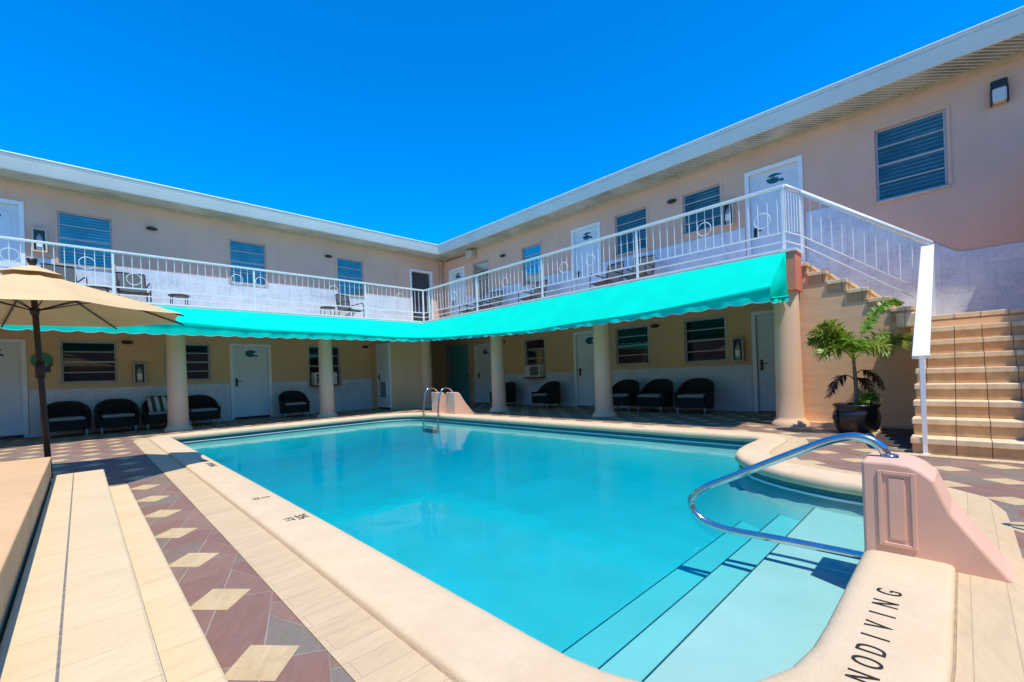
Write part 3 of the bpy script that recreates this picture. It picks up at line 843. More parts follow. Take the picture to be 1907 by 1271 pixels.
# one continuous skin: the inner edge follows the slab, the outer edge the front bar, mitred at the corner
def skin_row(k):
    f = k/m_
    row = []
    for x in xsL:
        xi = x if x < AXF-1e-6 else AXF
        zc = lerp_tab(crL, x); yi = 11.905; xin = min(7.785, x+(7.785-AXF)*max(0, (x-4.9))/(AXF-4.9)) if x > 4.9 else x
        px_ = xin+(x-xin)*f; py_ = yi+(AYF-yi)*f
        z = ZF-.035+(zc-(ZF-.035))*f + sag(x, knL, .018)*math.sin(math.pi*f*.6) + .012*math.sin(math.pi*f)
        row.append((px_, py_, z))
    for y in reversed(ysR[:-1]):
        zc = lerp_tab(crR, y); xi = 7.785; yin = y+(11.905-AYF)*max(0, (y-8.9))/(AYF-8.9) if y > 8.9 else y
        px_ = xi+(AXF-xi)*f; py_ = yin+(y-yin)*f
        z = ZF-.035+(zc-(ZF-.035))*f + sag(y, knR, .018)*math.sin(math.pi*f*.6) + .012*math.sin(math.pi*f)
        row.append((px_, py_, z))
    return row
cv.grid([skin_row(k) for k in range(m_+1)])
ncol = len(skin_row(0))
for c_ in list(range(8, nL, 14))+list(range(nL+10, ncol-4, 12)):
    strip = []
    for k in range(m_+1):
        p = skin_row(k)[c_]; q = skin_row(k)[c_+1]
        dx, dy = q[0]-p[0], q[1]-p[1]; ln = math.hypot(dx, dy) or 1
        strip.append([(p[0], p[1], p[2]+.004), (p[0]+dx/ln*.022, p[1]+dy/ln*.022, p[2]+.004+(q[2]-p[2])*.2)])
    cv.grid(strip)
# end cheek at the stair end, bellied, down to the same hem
endrows = []
for k in range(7):
    f = k/6
    top = Vector((7.785+(AXF-7.785)*f, 1.86, ZF-.035+(2.065-(ZF-.035))*f+.012*math.sin(math.pi*f)))
    bot = Vector((7.80+(AXF-7.80)*f, 1.855, 2.02+(1.90-2.02)*f))
    endrows.append([top+(bot-top)*q+Vector((0, -.05*math.sin(math.pi*q)*math.sin(math.pi*f), 0)) for q in (0, .25, .5, .75, 1)])
cv.grid(endrows)
can = cv.build('canopy', MT['awning'], aw, weld=True)
va = MB()
SC = .30
def hem(t, amp=.032): return -amp*abs(math.sin(math.pi*t/SC))**.8
def val_rows(pts):
    """pts: (point on front bar, hem z, running length, outward normal)"""
    rows = [[], [], [], [], []]
    for (p, zb, t, nrm) in pts:
        top = Vector(p); zt = top.z
        w = .012*math.sin(t*9.0)+.008*math.sin(t*23+1)
        for i, f in enumerate((0, .28, .36, .70, 1)):
            z = zt+(zb-zt)*f + (hem(t) if i == 4 else 0)
            out = (.018 if i == 1 else .004 if i == 2 else w*(1 if i > 2 else 0)+ (.006 if i > 2 else 0))
            rows[i].append((top.x+nrm[0]*out, top.y+nrm[1]*out, z))
    return rows
nv = 320
ptsL = [((XL+(AXF-XL)*i/nv, AYF, lerp_tab(crL, XL+(AXF-XL)*i/nv)+sag(XL+(AXF-XL)*i/nv, knL, .018)*.95), lerp_tab(boL, XL+(AXF-XL)*i/nv)+.03, (XL+(AXF-XL)*i/nv), (0, -1)) for i in range(nv+1)]
va.grid(val_rows(ptsL))
ptsR = [((AXF, AYF+(1.86-AYF)*i/nv, lerp_tab(crR, AYF+(1.86-AYF)*i/nv)+sag(AYF+(1.86-AYF)*i/nv, knR, .018)*.95), lerp_tab(boR, AYF+(1.86-AYF)*i/nv)+.03, (AYF+(1.86-AYF)*i/nv), (-1, 0)) for i in range(nv+1)]
va.grid(val_rows(ptsR))
ptsE = [((AXF+(7.80-AXF)*i/40, 1.852, 1.905+(2.02-1.905)*i/40), 1.83+(1.94-1.83)*i/40+.02, AXF+(7.80-AXF)*i/40, (0, -1)) for i in range(41)]
va.grid(val_rows(ptsE))
val = va.build('valance', MT['awning'], aw)
tp = MB()   # pale binding along the scallops
def binding(pts):
    rows = val_rows(pts); e = rows[4]
    nrm = pts[0][3]
    tp.grid([[(x+nrm[0]*.004, y+nrm[1]*.004, z+.006) for x, y, z in e], [(x+nrm[0]*.004, y+nrm[1]*.004, z-.006) for x, y, z in e]])
for q in (ptsL, ptsR, ptsE): binding(q)
MT['binding'] = cloth('pale_binding', (.30, .74, .66), .25)
tp.build('binding', MT['binding'], val)
fr = MB(); fr.tube([(XL, AYF+.03, 2.22), (1.4, AYF+.03, 2.19), (4.2, AYF+.03, 2.13), (AXF+.02, AYF+.03, 2.07), (AXF+.03, 8.5, 1.93), (AXF+.03, 6.3, 1.87), (AXF+.03, 3.8, 1.92), (AXF+.03, 1.9, 2.01)], .014, 6)
for y in (1.93, 5.40, 8.72): fr.tube([(AXF+.03, y, lerp_tab(crR, y)-.05), (7.79, y, ZF-.09)], .013, 6)
for x in (-1.8, 1.52, 4.76): fr.tube([(x, AYF+.03, lerp_tab(crL, x)-.05), (x, 11.91, ZF-.09)], .013, 6)
fr.build('frame_tube', MT['mirror'], aw)

# ------------------------------------------------------------------ railings
RZ, RB1, RB2 = 3.77, 3.045, 2.90
def baluster(a, b_, r=.0075):
    m = MB(); m.tube([a, b_], r, 6, caps=False); return m
def ring(c, rad, axis):
    m = MB(); pts = []
    for k in range(25):
        t = 2*math.pi*k/24
        pts.append((c[0]+(rad*math.cos(t) if axis == 'x' else 0), c[1]+(rad*math.cos(t) if axis == 'y' else 0), c[2]+rad*math.sin(t)))
    m.tube(pts, .007, 6, caps=False); return m
def railing(name, label, fn, a0, a1, posts, rings, step=.1415, start=0, close=True, group='white balcony railings'):
    t = thing(name, label, 'railing', fn(a0, 0, ZF))
    def bx(mb, aa, ab, d, z0, z1):
        q = fn(aa, -d, z0), fn(ab, d, z1); mb.box(min(q[0][0], q[1][0]), max(q[0][0], q[1][0]), min(q[0][1], q[1][1]), max(q[0][1], q[1][1]), z0, z1)
    m = MB(); bx(m, a0, a1, .035, RZ-.022, RZ+.016); m.build('top_rail', MT['whitepaint'], t, bevel=.006)
    m = MB(); bx(m, a0, a1, .011, RB1-.012, RB1+.012); m.build('bottom_rail', MT['whitepaint'], t)
    m = MB(); bx(m, a0, a1, .009, RB2-.009, RB2+.009); m.build('bottom_rail', MT['whitepaint'], t)
    for p in posts:
        m = MB(); bx(m, p-.019, p+.019, .019, ZF, RZ-.022); m.build('post', MT['whitepaint'], t)
    a = a0+start; k = 0
    while a < a1-.03:
        if min(abs(a-p) for p in posts) > .05:
            baluster(fn(a, 0, RB1), fn(a, 0, RZ-.02)).build('baluster', MT['whitepaint'], t)
        a += step
    for (ra, rz_) in rings:
        ring(fn(ra, 0, rz_), .118, 'x' if name == 'balcony_railing' and fn is RL else 'y').build('ring', MT['whitepaint'], t)
    return t
RL = lambda a, d, z: (a, 12.08+d, z)
RR = lambda a, d, z: (7.97+d, a, z)
# the far left end of the rail is built as far as the picture shows
railing('balcony_railing', 'white metal railing with rings along the left wing balcony', RL, -2.9, 8.0, [-2.0, .54, 3.1, 5.97, 7.93], [(-.85, 3.47), (.16, 3.47), (.86, 3.24), (2.74, 3.47), (3.25, 3.47), (5.05, 3.47), (7.1, 3.47)], .1415, .06)
railing('balcony_railing', 'white metal railing with rings along the right wing balcony', RR, 1.90, 12.06, [1.92, 4.48, 7.01, 9.44, 11.80], [(2.22, 3.30), (3.15, 3.41), (5.6, 3.38), (6.34, 3.37), (8.3, 3.37), (10.5, 3.37)], .1415, .10)
# return at the head of the stairs, and the sloping stair rail
rt = thing('stair_railing', 'sloping white railing beside the upper flight of stairs', 'railing', (8.25, 1.8, ZF))
m = MB(); m.tube([(7.97, 1.90, RZ), (8.25, 1.74, RZ-.075)], .034, 8); m.tube([(8.25, 1.74, RZ-.075), (8.27, .25, 2.52)], .036, 8)
m.build('top_rail', MT['whitepaint'], rt)
sl_ = (2.52-(RZ-.075))/(.25-1.74)
for dz in (-.72, -.87):
    m = MB(); m.tube([(7.97, 1.90, RZ+dz), (8.25, 1.74, RZ-.075+dz+.02), (8.27, .25, 2.52+dz+.02)], .009, 6); m.build('bottom_rail', MT['whitepaint'], rt)
for k in range(6):
    f = (k+.5)/6; x, y = 7.97+.28*f, 1.90-.16*f
    baluster((x, y, RZ-.72), (x, y, RZ-.02-.07*f)).build('baluster', MT['whitepaint'], rt)
for k in range(1, 12):
    y = 1.74-k*.129; zt = RZ-.075+sl_*(y-1.74)
    baluster((8.26, y, zt-.70), (8.26, y, zt-.02)).build('baluster', MT['whitepaint'], rt)
m = MB(); m.box(8.232, 8.268, 1.72, 1.756, ZF-.05, RZ-.09); m.build('post', MT['whitepaint'], rt)
m = MB(); m.box(8.25, 8.285, .232, .268, 1.53, 2.50); m.build('post', MT['whitepaint'], rt)
# lower flight: wide white handrail board on a post
lr = thing('stair_handrail', 'wide white handrail board sloping down the lower flight on a thin post', 'handrail', (6.0, .28, 0))
m = MB()
A0, A1 = Vector((8.27, 0, 2.50)), Vector((6.02, 0, .985))
dirv = (A1-A0).normalized(); nv_ = Vector((-dirv.z, 0, dirv.x)); nv_ = nv_ if nv_.z > 0 else -nv_
for (p, q) in ((A0, A1),):
    c = []
    for (pt, s_) in ((p, 0), (q, 1)):
        for y in (.225, .358):
            for h_ in (-.028, .014): c.append(tuple(pt+nv_*h_+Vector((0, y, 0))))
    i = len(m.v); m.v += c
    for f_ in ((0, 1, 3, 2), (4, 6, 7, 5), (0, 2, 6, 4), (1, 5, 7, 3), (0, 4, 5, 1), (2, 3, 7, 6)):
        m.f.append([i+k for k in f_]); m.mi.append(0); m.smooth.append(False)
m.build('handrail_board', MT['whitepaint'], lr, bevel=.008)
m = MB(); m.box(5.99, 6.026, .262, .298, 0, .96); m.lathe([(.045, .0), (.045, .012), (.02, .02)], 6.008, .28, 10); m.build('post', MT['whitepaint'], lr)
for k in range(1, 9):
    x = 6.02+.25*k+.02; zt = .985+(x-6.02)*(2.50-.985)/(8.27-6.02)
    baluster((x, .31, .17*min(9, k+1)), (x, .31, zt-.03), .009).build('baluster', MT['whitepaint'], lr)

# ------------------------------------------------------------------ staircase
sc = thing('staircase', 'tan tiled staircase with a lower flight, landing and upper flight', 'staircase', (6.0, 0, 0))
YS0, YS1 = -.93, .39
for k in range(1, 10):
    x0 = 6.0+.25*(k-1); z1 = .17*k; x1 = x0+.25 if k < 9 else XR-.013
    s = MB()
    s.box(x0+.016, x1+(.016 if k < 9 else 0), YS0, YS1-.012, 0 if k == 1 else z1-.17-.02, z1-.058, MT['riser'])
    s.box(x0, x1+(.012 if k < 9 else 0), YS0, YS1, z1-.058, z1, MT['tread'])
    s.build('step' if k < 9 else 'landing', None, sc, bevel=.007)
for k in range(1, 8):
    y0 = .50+.243*(k-1)-.06; z1 = 1.53+.17*k; y1 = y0+.243 if k < 7 else 1.93
    s = MB()
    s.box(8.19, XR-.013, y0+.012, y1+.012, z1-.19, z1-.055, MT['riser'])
    s.box(8.165, XR-.013, y0, y1+.012, z1-.055, z1, MT['tread'])
    s.build('step', None, sc, bevel=.006)
# the raised little block where the flights meet
s = MB(); s.box(7.98, 8.17, .40, .62, 1.40, 1.60, MT['tread']); s.build('corner_block', None, sc, bevel=.02)
w = MB()
pts = [(.42, 0), (1.90, 0), (1.90, 2.5)]
for k in range(7, 0, -1):
    y0 = .50+.243*(k-1)-.06; z1 = 1.53+.17*k-.058
    if k == 7: pts += [(y0+.02, z1)]
    else: pts += [(y0+.243+.02, z1), (y0+.02, z1)]
pts += [(.42, 1.50)]
w.prism(pts, lambda a, z, d: (d, a, z), 8.20, 8.36, MT['trowel'])
w.box(8.0, 8.2, -.93, .42, 0, 1.45, MT['trowel'])
w.build('side_wall', None, sc)
# footing strip and planting bed between the planter and the stairs
m = MB(); m.box(8.10, 8.199, .42, 1.90, 0, .05); m.build('wall_footing', MT['column'], sc)
bd = MB()
bd.face([(6.35, .42, .009), (8.1, .42, .009), (8.1, .80, .009), (6.6, .80, .009)])
tag(bd.build('planting_bed', MT['mulch']), 'dark mulch bed beside the stairs', kind='structure')
be = MB()
for i in range(16):
    x = 6.55+i*.095; be.box(x, x+.088, .80+random.uniform(-.006, .006), .90, 0, .03+random.uniform(0, .006))
tag(be.build('bed_edging', MT['band'], bevel=.005), 'short brick edging along the mulch bed', kind='structure')

# ------------------------------------------------------------------ patio umbrella (canopy tilted towards the sun)
um = thing('patio_umbrella', 'tan patio umbrella on a dark pole tilted towards the sun', 'umbrella', (-.26, 6.5, 0))
UC = Vector((-.31, 6.50, 2.165))
tiltM = Matrix.Translation(UC) @ Matrix.Rotation(R(.9), 4, Vector((.714, -.70, 0)).normalized()) 
ca = MB(); NR = 8; rad = 1.285; dropz = .435
A_OFF = R(45.5+14+90)
def rib_pt(k, f):
    a = A_OFF+2*math.pi*k/NR
    return Vector((rad*f*math.cos(a), rad*f*math.sin(a), -dropz*f**1.02))
rows = []
for k in range(NR):
    for q in range(8):
        row = []
        for j in range(1, 13):
            f = j/12; p0, p1 = rib_pt(k, f), rib_pt(k+1, f); g_ = q/8
            p = p0.lerp(p1, g_)
            sgg = math.sin(math.pi*g_)
            p = p*(1-.055*sgg*f**3) + Vector((0, 0, -.030*sgg*f))   # panel sags, hem curves inwards
            row.append(tiltM @ p)
        rows.append(row)
ca.grid(list(map(list, zip(*(rows+[rows[0]])))))
top = [tiltM @ rib_pt(k, 1/12) for k in range(NR)]
for k in range(NR): ca.face([tiltM @ Vector((0, 0, .01)), top[k], top[(k+1) % NR]])
cvs = ca.build('canopy', MT['umbrella'], um)
vt = MB()   # vent cap
vrows = [[tiltM @ (rib_pt(k, f)*1.0+Vector((0, 0, h_))) for k in range(NR)] for f, h_ in ((.02, .062), (.10, .058), (.19, .045))]
vt.grid(vrows, None, True, True); vt.face([p for p in vrows[0]]); vt.build('vent_cap', MT['umbrella'], cvs)
for k in range(NR):
    rb = MB(); rb.tube([tiltM @ (rib_pt(k, f)+Vector((0, 0, -.018))) for f in (.03, .3, .6, .9, 1.01)], .009, 6); rb.build('rib', MT['umb_rib'], um)
    st = MB(); st.tube([tiltM @ Vector((0, 0, -.40)), tiltM @ (rib_pt(k, .46)+Vector((0, 0, -.02)))], .006, 5); st.build('strut', MT['umb_rib'], um)
pl = MB()
base = Vector((-.24, 6.46, 0))
pt_ = tiltM @ Vector((0, 0, -.30))
pl.tube([base, base.lerp(pt_, .5), pt_, tiltM @ Vector((0, 0, -.02))], .024, 12); pl.build('pole', MT['umb_rib'], um)
hb = MB()
for (z0, z1, r0, r1) in ((-.06, -.0, .05, .02), (-.16, -.06, .035, .055), (-.44, -.37, .03, .04)):
    hb.tube([tiltM @ Vector((0, 0, z0)), tiltM @ Vector((0, 0, z1))], [r0, r1], 12)
hb.build('hub', MT['dark'], um)
cr = MB(); pc = base.lerp(pt_, .63)
cr.tube([pc-Vector((0, 0, .085)), pc+Vector((0, 0, .085))], [.038, .038], 12); cr.box(pc.x-.03, pc.x+.075, pc.y-.075, pc.y-.03, pc.z-.03, pc.z+.02)
cr.tube([pc+Vector((.02, -.05, -.01)), pc+Vector((.09, -.09, .05))], .012, 8)
cr.build('crank_housing', MT['dark'], um)
fi = MB(); fi.tube([tiltM @ Vector((0, 0, .05)), tiltM @ Vector((0, 0, .085)), tiltM @ Vector((0, 0, .125))], [.018, .035, .042], 10); fi.build('finial', MT['dark'], um)
bs = MB(); bs.lathe([(.0, .075), (.05, .075), (.055, .06), (.21, .05), (.23, .03), (.23, 0)], base.x, base.y, 20); bs.build('base', MT['paper'], um)

# ------------------------------------------------------------------ wicker tub chairs
def wicker_chair(label):
    t = thing('wicker_armchair', label, 'armchair', (0, 0, 0), 0, 'black wicker armchairs under the balcony')
    sh = MB(); W, D = .36, .33                         # local: front = -y
    rows_o, rows_i = [], []
    n = 22
    for z_f in range(7):
        f = z_f/6; ro, ri = [], []
        for k in range(n+1):
            a = R(-25+230*k/n)                          # round the back, arms forwards
            cx, cy = math.cos(a), math.sin(a)
            back = max(0, math.sin(a))
            top = .44+.28*min(1, back**.7) if back > 0 else .43
            z = .12+(top-.12)*f
            fl_ = 1+.06*f
            px_, py_ = (W*fl_)*(abs(cx)**.75)*(1 if cx > 0 else -1), D*fl_*(abs(cy)**.8)*(1 if cy > 0 else -1)
            if cy < 0: py_ = D*cy*1.9*1.0
            ro.append((px_, py_, z)); ri.append((px_*.84, py_*.84 if cy > 0 else py_, z))
        rows_o.append(ro); rows_i.append(ri)
    sh.grid(rows_o); sh.grid(rows_i); sh.grid([rows_o[-1], [((a[0]+b_[0])/2, (a[1]+b_[1])/2, a[2]+.018) for a, b_ in zip(rows_o[-1], rows_i[-1])], rows_i[-1]])
    sh.grid([[r[0] for r in rows_o], [r[0] for r in rows_i]]); sh.grid([[r[-1] for r in rows_o], [r[-1] for r in rows_i]])
    sh.build('shell', MT['wicker'], t, False)
    se = MB(); se.box(-.30, .30, -.31, .26, .13, .33); se.build('seat', MT['wicker'], t, False, bevel=.03)
    cu = MB(); cu.box(-.27, .27, -.325, .22, .335, .40); cu.build('cushion', MT['cushion'], t, False, bevel=.03)
    for x, y in ((-.28, -.27), (.28, -.27), (-.26, .24), (.26, .24)):
        lg = MB(); lg.tube([(x, y, 0), (x, y, .14)], [.016, .022], 8); lg.build('leg', MT['mirror'], t, False)
    return t
w0 = wicker_chair('black wicker armchair on the far left, half behind the umbrella pole')
w0.location = (-.22, 13.28, 0)
for (x, y, rz, lab) in (
    (.58, 13.26, R(2), 'black wicker armchair under the red-stickered extinguisher, left of the striped cushion'),
    (1.37, 13.24, R(-3), 'black wicker armchair holding the striped cushion, left of the first column'),
    (2.12, 13.22, R(4), 'black wicker armchair between the first column and a white door'),
    (4.28, 13.2, R(-6), 'lone black wicker armchair between a white door and the second column'),
    (9.42, 10.05, R(-90), 'black wicker armchair half hidden behind the right wing column near the teal door'),
    (9.40, 8.25, R(-94), 'lone black wicker armchair under the right wing window air conditioner'),
    (9.38, 5.78, R(-87), 'black wicker armchair just right of a right wing column, first of three in a row'),
    (9.36, 4.93, R(-92), 'black wicker armchair in the middle of the row of three on the right wing'),
    (9.36, 4.02, R(-85), 'black wicker armchair nearest the extinguisher cabinet, last of the row of three')):
    dup(w0, (x, y, 0), rz, lab)
w0.rotation_euler = (0, 0, R(3))
cu = MB()
rows = []
for i in range(9):
    u = -1+2*i/8; r_ = []
    for j in range(9):
        v_ = -1+2*j/8
        th = .075*(1-abs(u)**3)*(1-abs(v_)**3)
        r_.append((u, v_, th))
    rows.append(r_)
def cush(pts, s_): return [[(1.37+.27*u, 13.30-.02-s_*th+.10*(v_*.5+.5), .56+.20*v_) for u, v_, th in r_] for r_ in pts]
cu.grid(cush(rows, 1)); cu.grid(cush(rows, -.4))
tag(cu.build('striped_cushion', MT['stripe']), 'green and cream striped back cushion leaning on a wicker armchair', 'cushion')

# ------------------------------------------------------------------ sling chairs, stools and tables on the balcony
def sling_chair(label):
    t = thing('sling_chair', label, 'patio chair', (0, 0, 0), 0, 'dark sling chairs on the balcony')
    for s_ in (-1, 1):
        x = .27*s_
        f = MB()
        f.tube(smooth_path([(x, -.30, 0), (x, -.31, .30), (x, -.29, .60), (x, -.18, .63), (x, .10, .61), (x, .24, .60)], 5), .014, 7)
        f.build('arm_frame', MT['bronze'], t, False)
        g = MB(); g.tube(smooth_path([(x*.94, -.27, .40), (x*.94, .10, .36), (x*.94, .20, .42), (x*.94, .36, .92)], 5), .014, 7)
        g.tube([(x, .30, 0), (x*.97, .15, .37)], .014, 7)
        g.build('side_rail', MT['bronze'], t, False)
    s1 = MB(); s1.grid([[(x, -.27, .40) for x in (-.25, .25)], [(x, -.1, .375) for x in (-.25, .25)], [(x, .10, .365) for x in (-.25, .25)]]); s1.build('seat', MT['sling'], t, False)
    s2 = MB(); s2.grid([[(x, .17, .40) for x in (-.25, .25)], [(x, .28, .66) for x in (-.25, .25)], [(x, .37, .92) for x in (-.25, .25)]]); s2.build('backrest', MT['sling'], t, False)
    for q in ((-.28, .39), (.37, .93)):
        c = MB(); c.tube([(-.25, *q), (.25, *q)], .012, 6); c.build('crossbar', MT['bronze'], t, False)
    return t
s0 = sling_chair('dark sling chair under the first upper left window, partly behind the umbrella')
s0.location = (-.18, 13.15, ZF); s0.rotation_euler = (0, 0, R(14))
for (x, y, rz, lab) in (
    (.92, 13.2, R(2), 'dark sling chair right of the first upper left window, seen through a ring'),
    (6.0, 13.2, R(16), 'dark sling chair below the last upper left window, before the dark door'),
    (9.32, 11.35, R(-100), 'dark sling chair on the right balcony closest to the inside corner'),
    (9.30, 10.40, R(-84), 'dark sling chair on the right balcony, second from the inside corner'),
    (9.30, 8.55, R(-96), 'lone dark sling chair on the right balcony below the middle window'),
    (9.28, 6.05, R(-98), 'dark sling chair left of its twin beside the balcony door'),
    (9.28, 5.18, R(-82), 'dark sling chair nearest the stairs, right one of the pair')):
    dup(s0, (x, y, ZF), rz, lab)
dup(s0, (3.46, -.74, .0), R(200), 'dark sling chair added out of view at the right to cast a shadow')  # unseen chair, added for the shadow it throws on the paving
def side_table(label, loc):
    t = thing('side_table', label, 'side table', (0, 0, 0), 0, 'small dark side tables on the balcony')
    m = MB(); m.lathe([(.0, .44), (.20, .44), (.215, .432), (.215, .415), (.20, .408), (0, .408)], 0, 0, 24); m.build('tabletop', MT['bronze'], t, False)
    for k in range(4):
        a = R(45+90*k); l = MB(); l.tube(smooth_path([(.15*math.cos(a), .15*math.sin(a), .41), (.20*math.cos(a), .20*math.sin(a), .38), (.215*math.cos(a), .215*math.sin(a), 0)], 4), .010, 6); l.build('leg', MT['bronze'], t, False)
    t.location = loc; return t
t0 = side_table('small dark side table on the left balcony just above the umbrella tip', (1.75, 13.15, ZF))
dup(t0, (5.3, 13.15, ZF), 0, 'small dark side table beside a sling chair on the left balcony')
dup(t0, (.34, 13.0, ZF), 0, 'small dark side table mostly hidden behind the umbrella top')

# ------------------------------------------------------------------ fittings on the walls
def bxf(mb, fn, a, b_, d0, d1, z0, z1, m=None):
    q = [fn(a, d0, z0), fn(b_, d1, z1)]
    mb.box(min(q[0][0], q[1][0]), max(q[0][0], q[1][0]), min(q[0][1], q[1][1]), max(q[0][1], q[1][1]), z0, z1, m)
def extinguisher(fn, a, z0, label, cream=False):
    t = thing('extinguisher_cabinet', label, 'extinguisher cabinet', fn(a, 0, z0), 0, 'fire extinguisher cabinets on the walls')
    m = MB(); W, H_ = .115, .50
    for (p, q, r_, s_) in ((-W, -W+.03, 0, H_), (W-.03, W, 0, H_), (-W+.03, W-.03, 0, .03), (-W+.03, W-.03, H_-.03, H_)):
        bxf(m, fn, a+p, a+q, -.115, -.001, z0+r_, z0+s_)
    m.build('cabinet_frame', MT['trim'] if cream else MT['frame'], t)
    m = MB(); bxf(m, fn, a-W+.03, a+W-.03, -.02, -.002, z0+.03, z0+H_-.03); m.build('back_panel', MT['leather'], t)
    m = MB(); p = fn(a, -.065, 0); m.lathe([(0, z0+.035), (.05, z0+.037), (.054, z0+.06), (.054, z0+.30), (.035, z0+.345), (.015, z0+.36), (.015, z0+.39), (0, z0+.395)], p[0], p[1], 14)
    m.build('extinguisher', MT['mirror'], t)
    m = MB(); bxf(m, fn, a-.045, a+.045, -.125, -.1185, z0+.10, z0+.24); m.build('label_card', MT['paper'], t)
    return t
extinguisher(LW, 1.02, 1.07, 'fire extinguisher cabinet on the lower left wall between two windows')
extinguisher(LW, -.54, 3.95, 'cream framed fire extinguisher cabinet on the upper left wall by a door', True)
extinguisher(RW, 3.31, 1.07, 'fire extinguisher cabinet on the lower right wall beside the last window')
extinguisher(RW, 3.41, 3.96, 'fire extinguisher cabinet behind the railing on the upper right wall', True)
def wall_lamp(fn, a, z, label):
    t = thing('wall_lamp', label, 'wall lamp', fn(a, 0, z), 0, 'small dark wall lamps')
    m = MB(); bxf(m, fn, a-.06, a+.06, -.03, -.001, z-.03, z+.035); m.build('back_plate', MT['dark'], t)
    m = MB()
    for i in range(7):
        pass
    prof = []
    rows = []
    for i in range(7):
        th = R(90*i/6); r_ = .055*math.sin(th)+.045; dd = -.03-.075*math.cos(th)
        rows.append([fn(a+1.9*(r_*math.cos(q))*.6, dd, z+(r_*math.sin(q))*.42) for q in [2*math.pi*k/16 for k in range(16)]])
    m.grid(rows, None, True); m.face(rows[0]); m.build('hood', MT['dark'], t)
    return t
for (fn, a, z, lab) in ((LW, .82, 2.05, 'dark lamp on the lower left wall beside the widest window'),
    (LW, 6.75, 2.05, 'dark lamp on the lower left wall beside the closet door'),
    (LW, 1.35, 4.85, 'dark lamp high on the upper left wall, right of the first window'),
    (LW, 5.65, 4.87, 'dark lamp high on the upper left wall, left of the last window'),
    (RW, 4.66, 4.87, 'dark lamp on the upper right wall left of the window nearest the landing door'),
    (RW, 10.45, 4.86, 'dark lamp on the upper right wall near the inside corner'),
    (RW, 5.20, 2.01, 'dark lamp on the lower right wall between two windows'),
    (RW, 10.60, 2.04, 'dark lamp peeping out behind a right wing column')):
    wall_lamp(fn, a, z, lab)
fl_ = thing('flood_lamp', 'black flood lamp with a pale lens high on the right wall', 'flood lamp', RW(-.49, 0, 4.95))
m = MB(); bxf(m, RW, -.58, -.40, -.10, -.001, 4.98, 5.11); m.build('housing', MT['dark'], fl_, bevel=.02)
m = MB(); bxf(m, RW, -.57, -.41, -.13, -.005, 4.77, 4.98); m.build('lens', MT['lens'], fl_, bevel=.03)
for g0 in (-.585, -.412):
    m = MB(); bxf(m, RW, g0, g0+.017, -.12, -.003, 4.76, 4.98); m.build('guard', MT['dark'], fl_)
jb = thing('junction_box', 'weathered beige box on a conduit below the right eave near the corner', 'junction box', RW(12.0, 0, 5.15))
m = MB(); bxf(m, RW, 11.80, 12.12, -.24, -.03, 5.10, 5.34); m.build('box', MT['trim'], jb, bevel=.012)
m = MB(); m.tube([RW(12.1, -.05, 5.30), RW(13.6, -.05, 5.33)], .014, 6); m.build('conduit', MT['bronze'], jb)
ov = MB()
N_ = 32
ov.prism([(-.57+.17*math.cos(2*math.pi*k/N_), 1.63+.17*math.sin(2*math.pi*k/N_)) for k in range(N_)], lambda a, z, d: LW(a, d, z), -.02, -.001)
tag(ov.build('wall_sign', MT['green'], bevel=.004), 'round green sign on the wall behind the umbrella pole', 'sign')
def ac_unit(fn, a0, a1, z0, z1, label):
    t = thing('air_conditioner', label, 'air conditioner', fn((a0+a1)/2, 0, z0), 0, 'window air conditioners')
    m = MB(); bxf(m, fn, a0, a1, -.24, .05, z0, z1); m.build('casing', MT['acwhite'], t, bevel=.012)
    m = MB(); am = a0+(a1-a0)*.12
    bxf(m, fn, a0+.05, a0+(a1-a0)*.62, -.247, -.2405, z0+.04, z1-.04); m.build('grille', MT['glass_lo'], t)
    m = MB()
    for k in range(9):
        zz = z0+.05+k*(z1-z0-.1)/8; bxf(m, fn, a0+.05, a0+(a1-a0)*.62, -.252, -.2475, zz-.004, zz+.004)
    m.build('louvre', MT['acwhite'], t)
    m = MB(); bxf(m, fn, a0-.03, a1+.03, -.26, .02, z0-.04, z0-.003); m.build('bracket', MT['bronze'], t)
    return t
ac_unit(LW, 5.02, 5.70, .86, 1.24, 'white window air conditioner behind the second left wing column')
ac_unit(RW, 8.83, 9.45, .87, 1.23, 'white window air conditioner under the dark right wing window')

# ------------------------------------------------------------------ potted palm
PC = Vector((7.46, 1.02, 0))
po = thing('plant_pot', 'dark glazed bulbous pot with two ear handles by the stair wall', 'plant pot', PC)
m = MB()
m.lathe([(0, 0), (.17, 0), (.205, .02), (.238, .09), (.258, .17), (.265, .24), (.252, .29), (.238, .315), (.240, .345), (.256, .365), (.264, .385), (.252, .395), (.232, .39), (.215, .36), (.21, .33)], PC.x, PC.y, 36)
m.build('vessel', MT['pot'], po)
m = MB(); m.lathe([(.0, .345), (.216, .342)], PC.x, PC.y, 30); m.build('soil', MT['soil'], po)
rgt = Vector((.714, -.70, 0)).normalized(); fwd = Vector((.70, .714, 0)).normalized()
for s_ in (-1, 1):
    m = MB(); pts = []
    for k in range(9):
        t_ = math.pi*k/8
        pts.append(PC+rgt*s_*(.250+.055*math.sin(t_))+Vector((0, 0, .16+.13*k/8)))
    m.tube(pts, .018, 8); m.build('ear_handle', MT['pot'], po)
plm = thing('potted_palm', 'young feathery palm growing in the dark pot', 'palm', PC+Vector((0, 0, .34)))
tk = MB()
tk.tube(smooth_path([PC+Vector((0, 0, .33)), PC+rgt*.012+Vector((0, 0, .55)), PC+rgt*.0+Vector((0, 0, .80)), PC-rgt*.01+Vector((0, 0, 1.0))], 6), [.030-.012*k/18 for k in range(19)], 10)
tk.build('trunk', MT['bark'], plm)
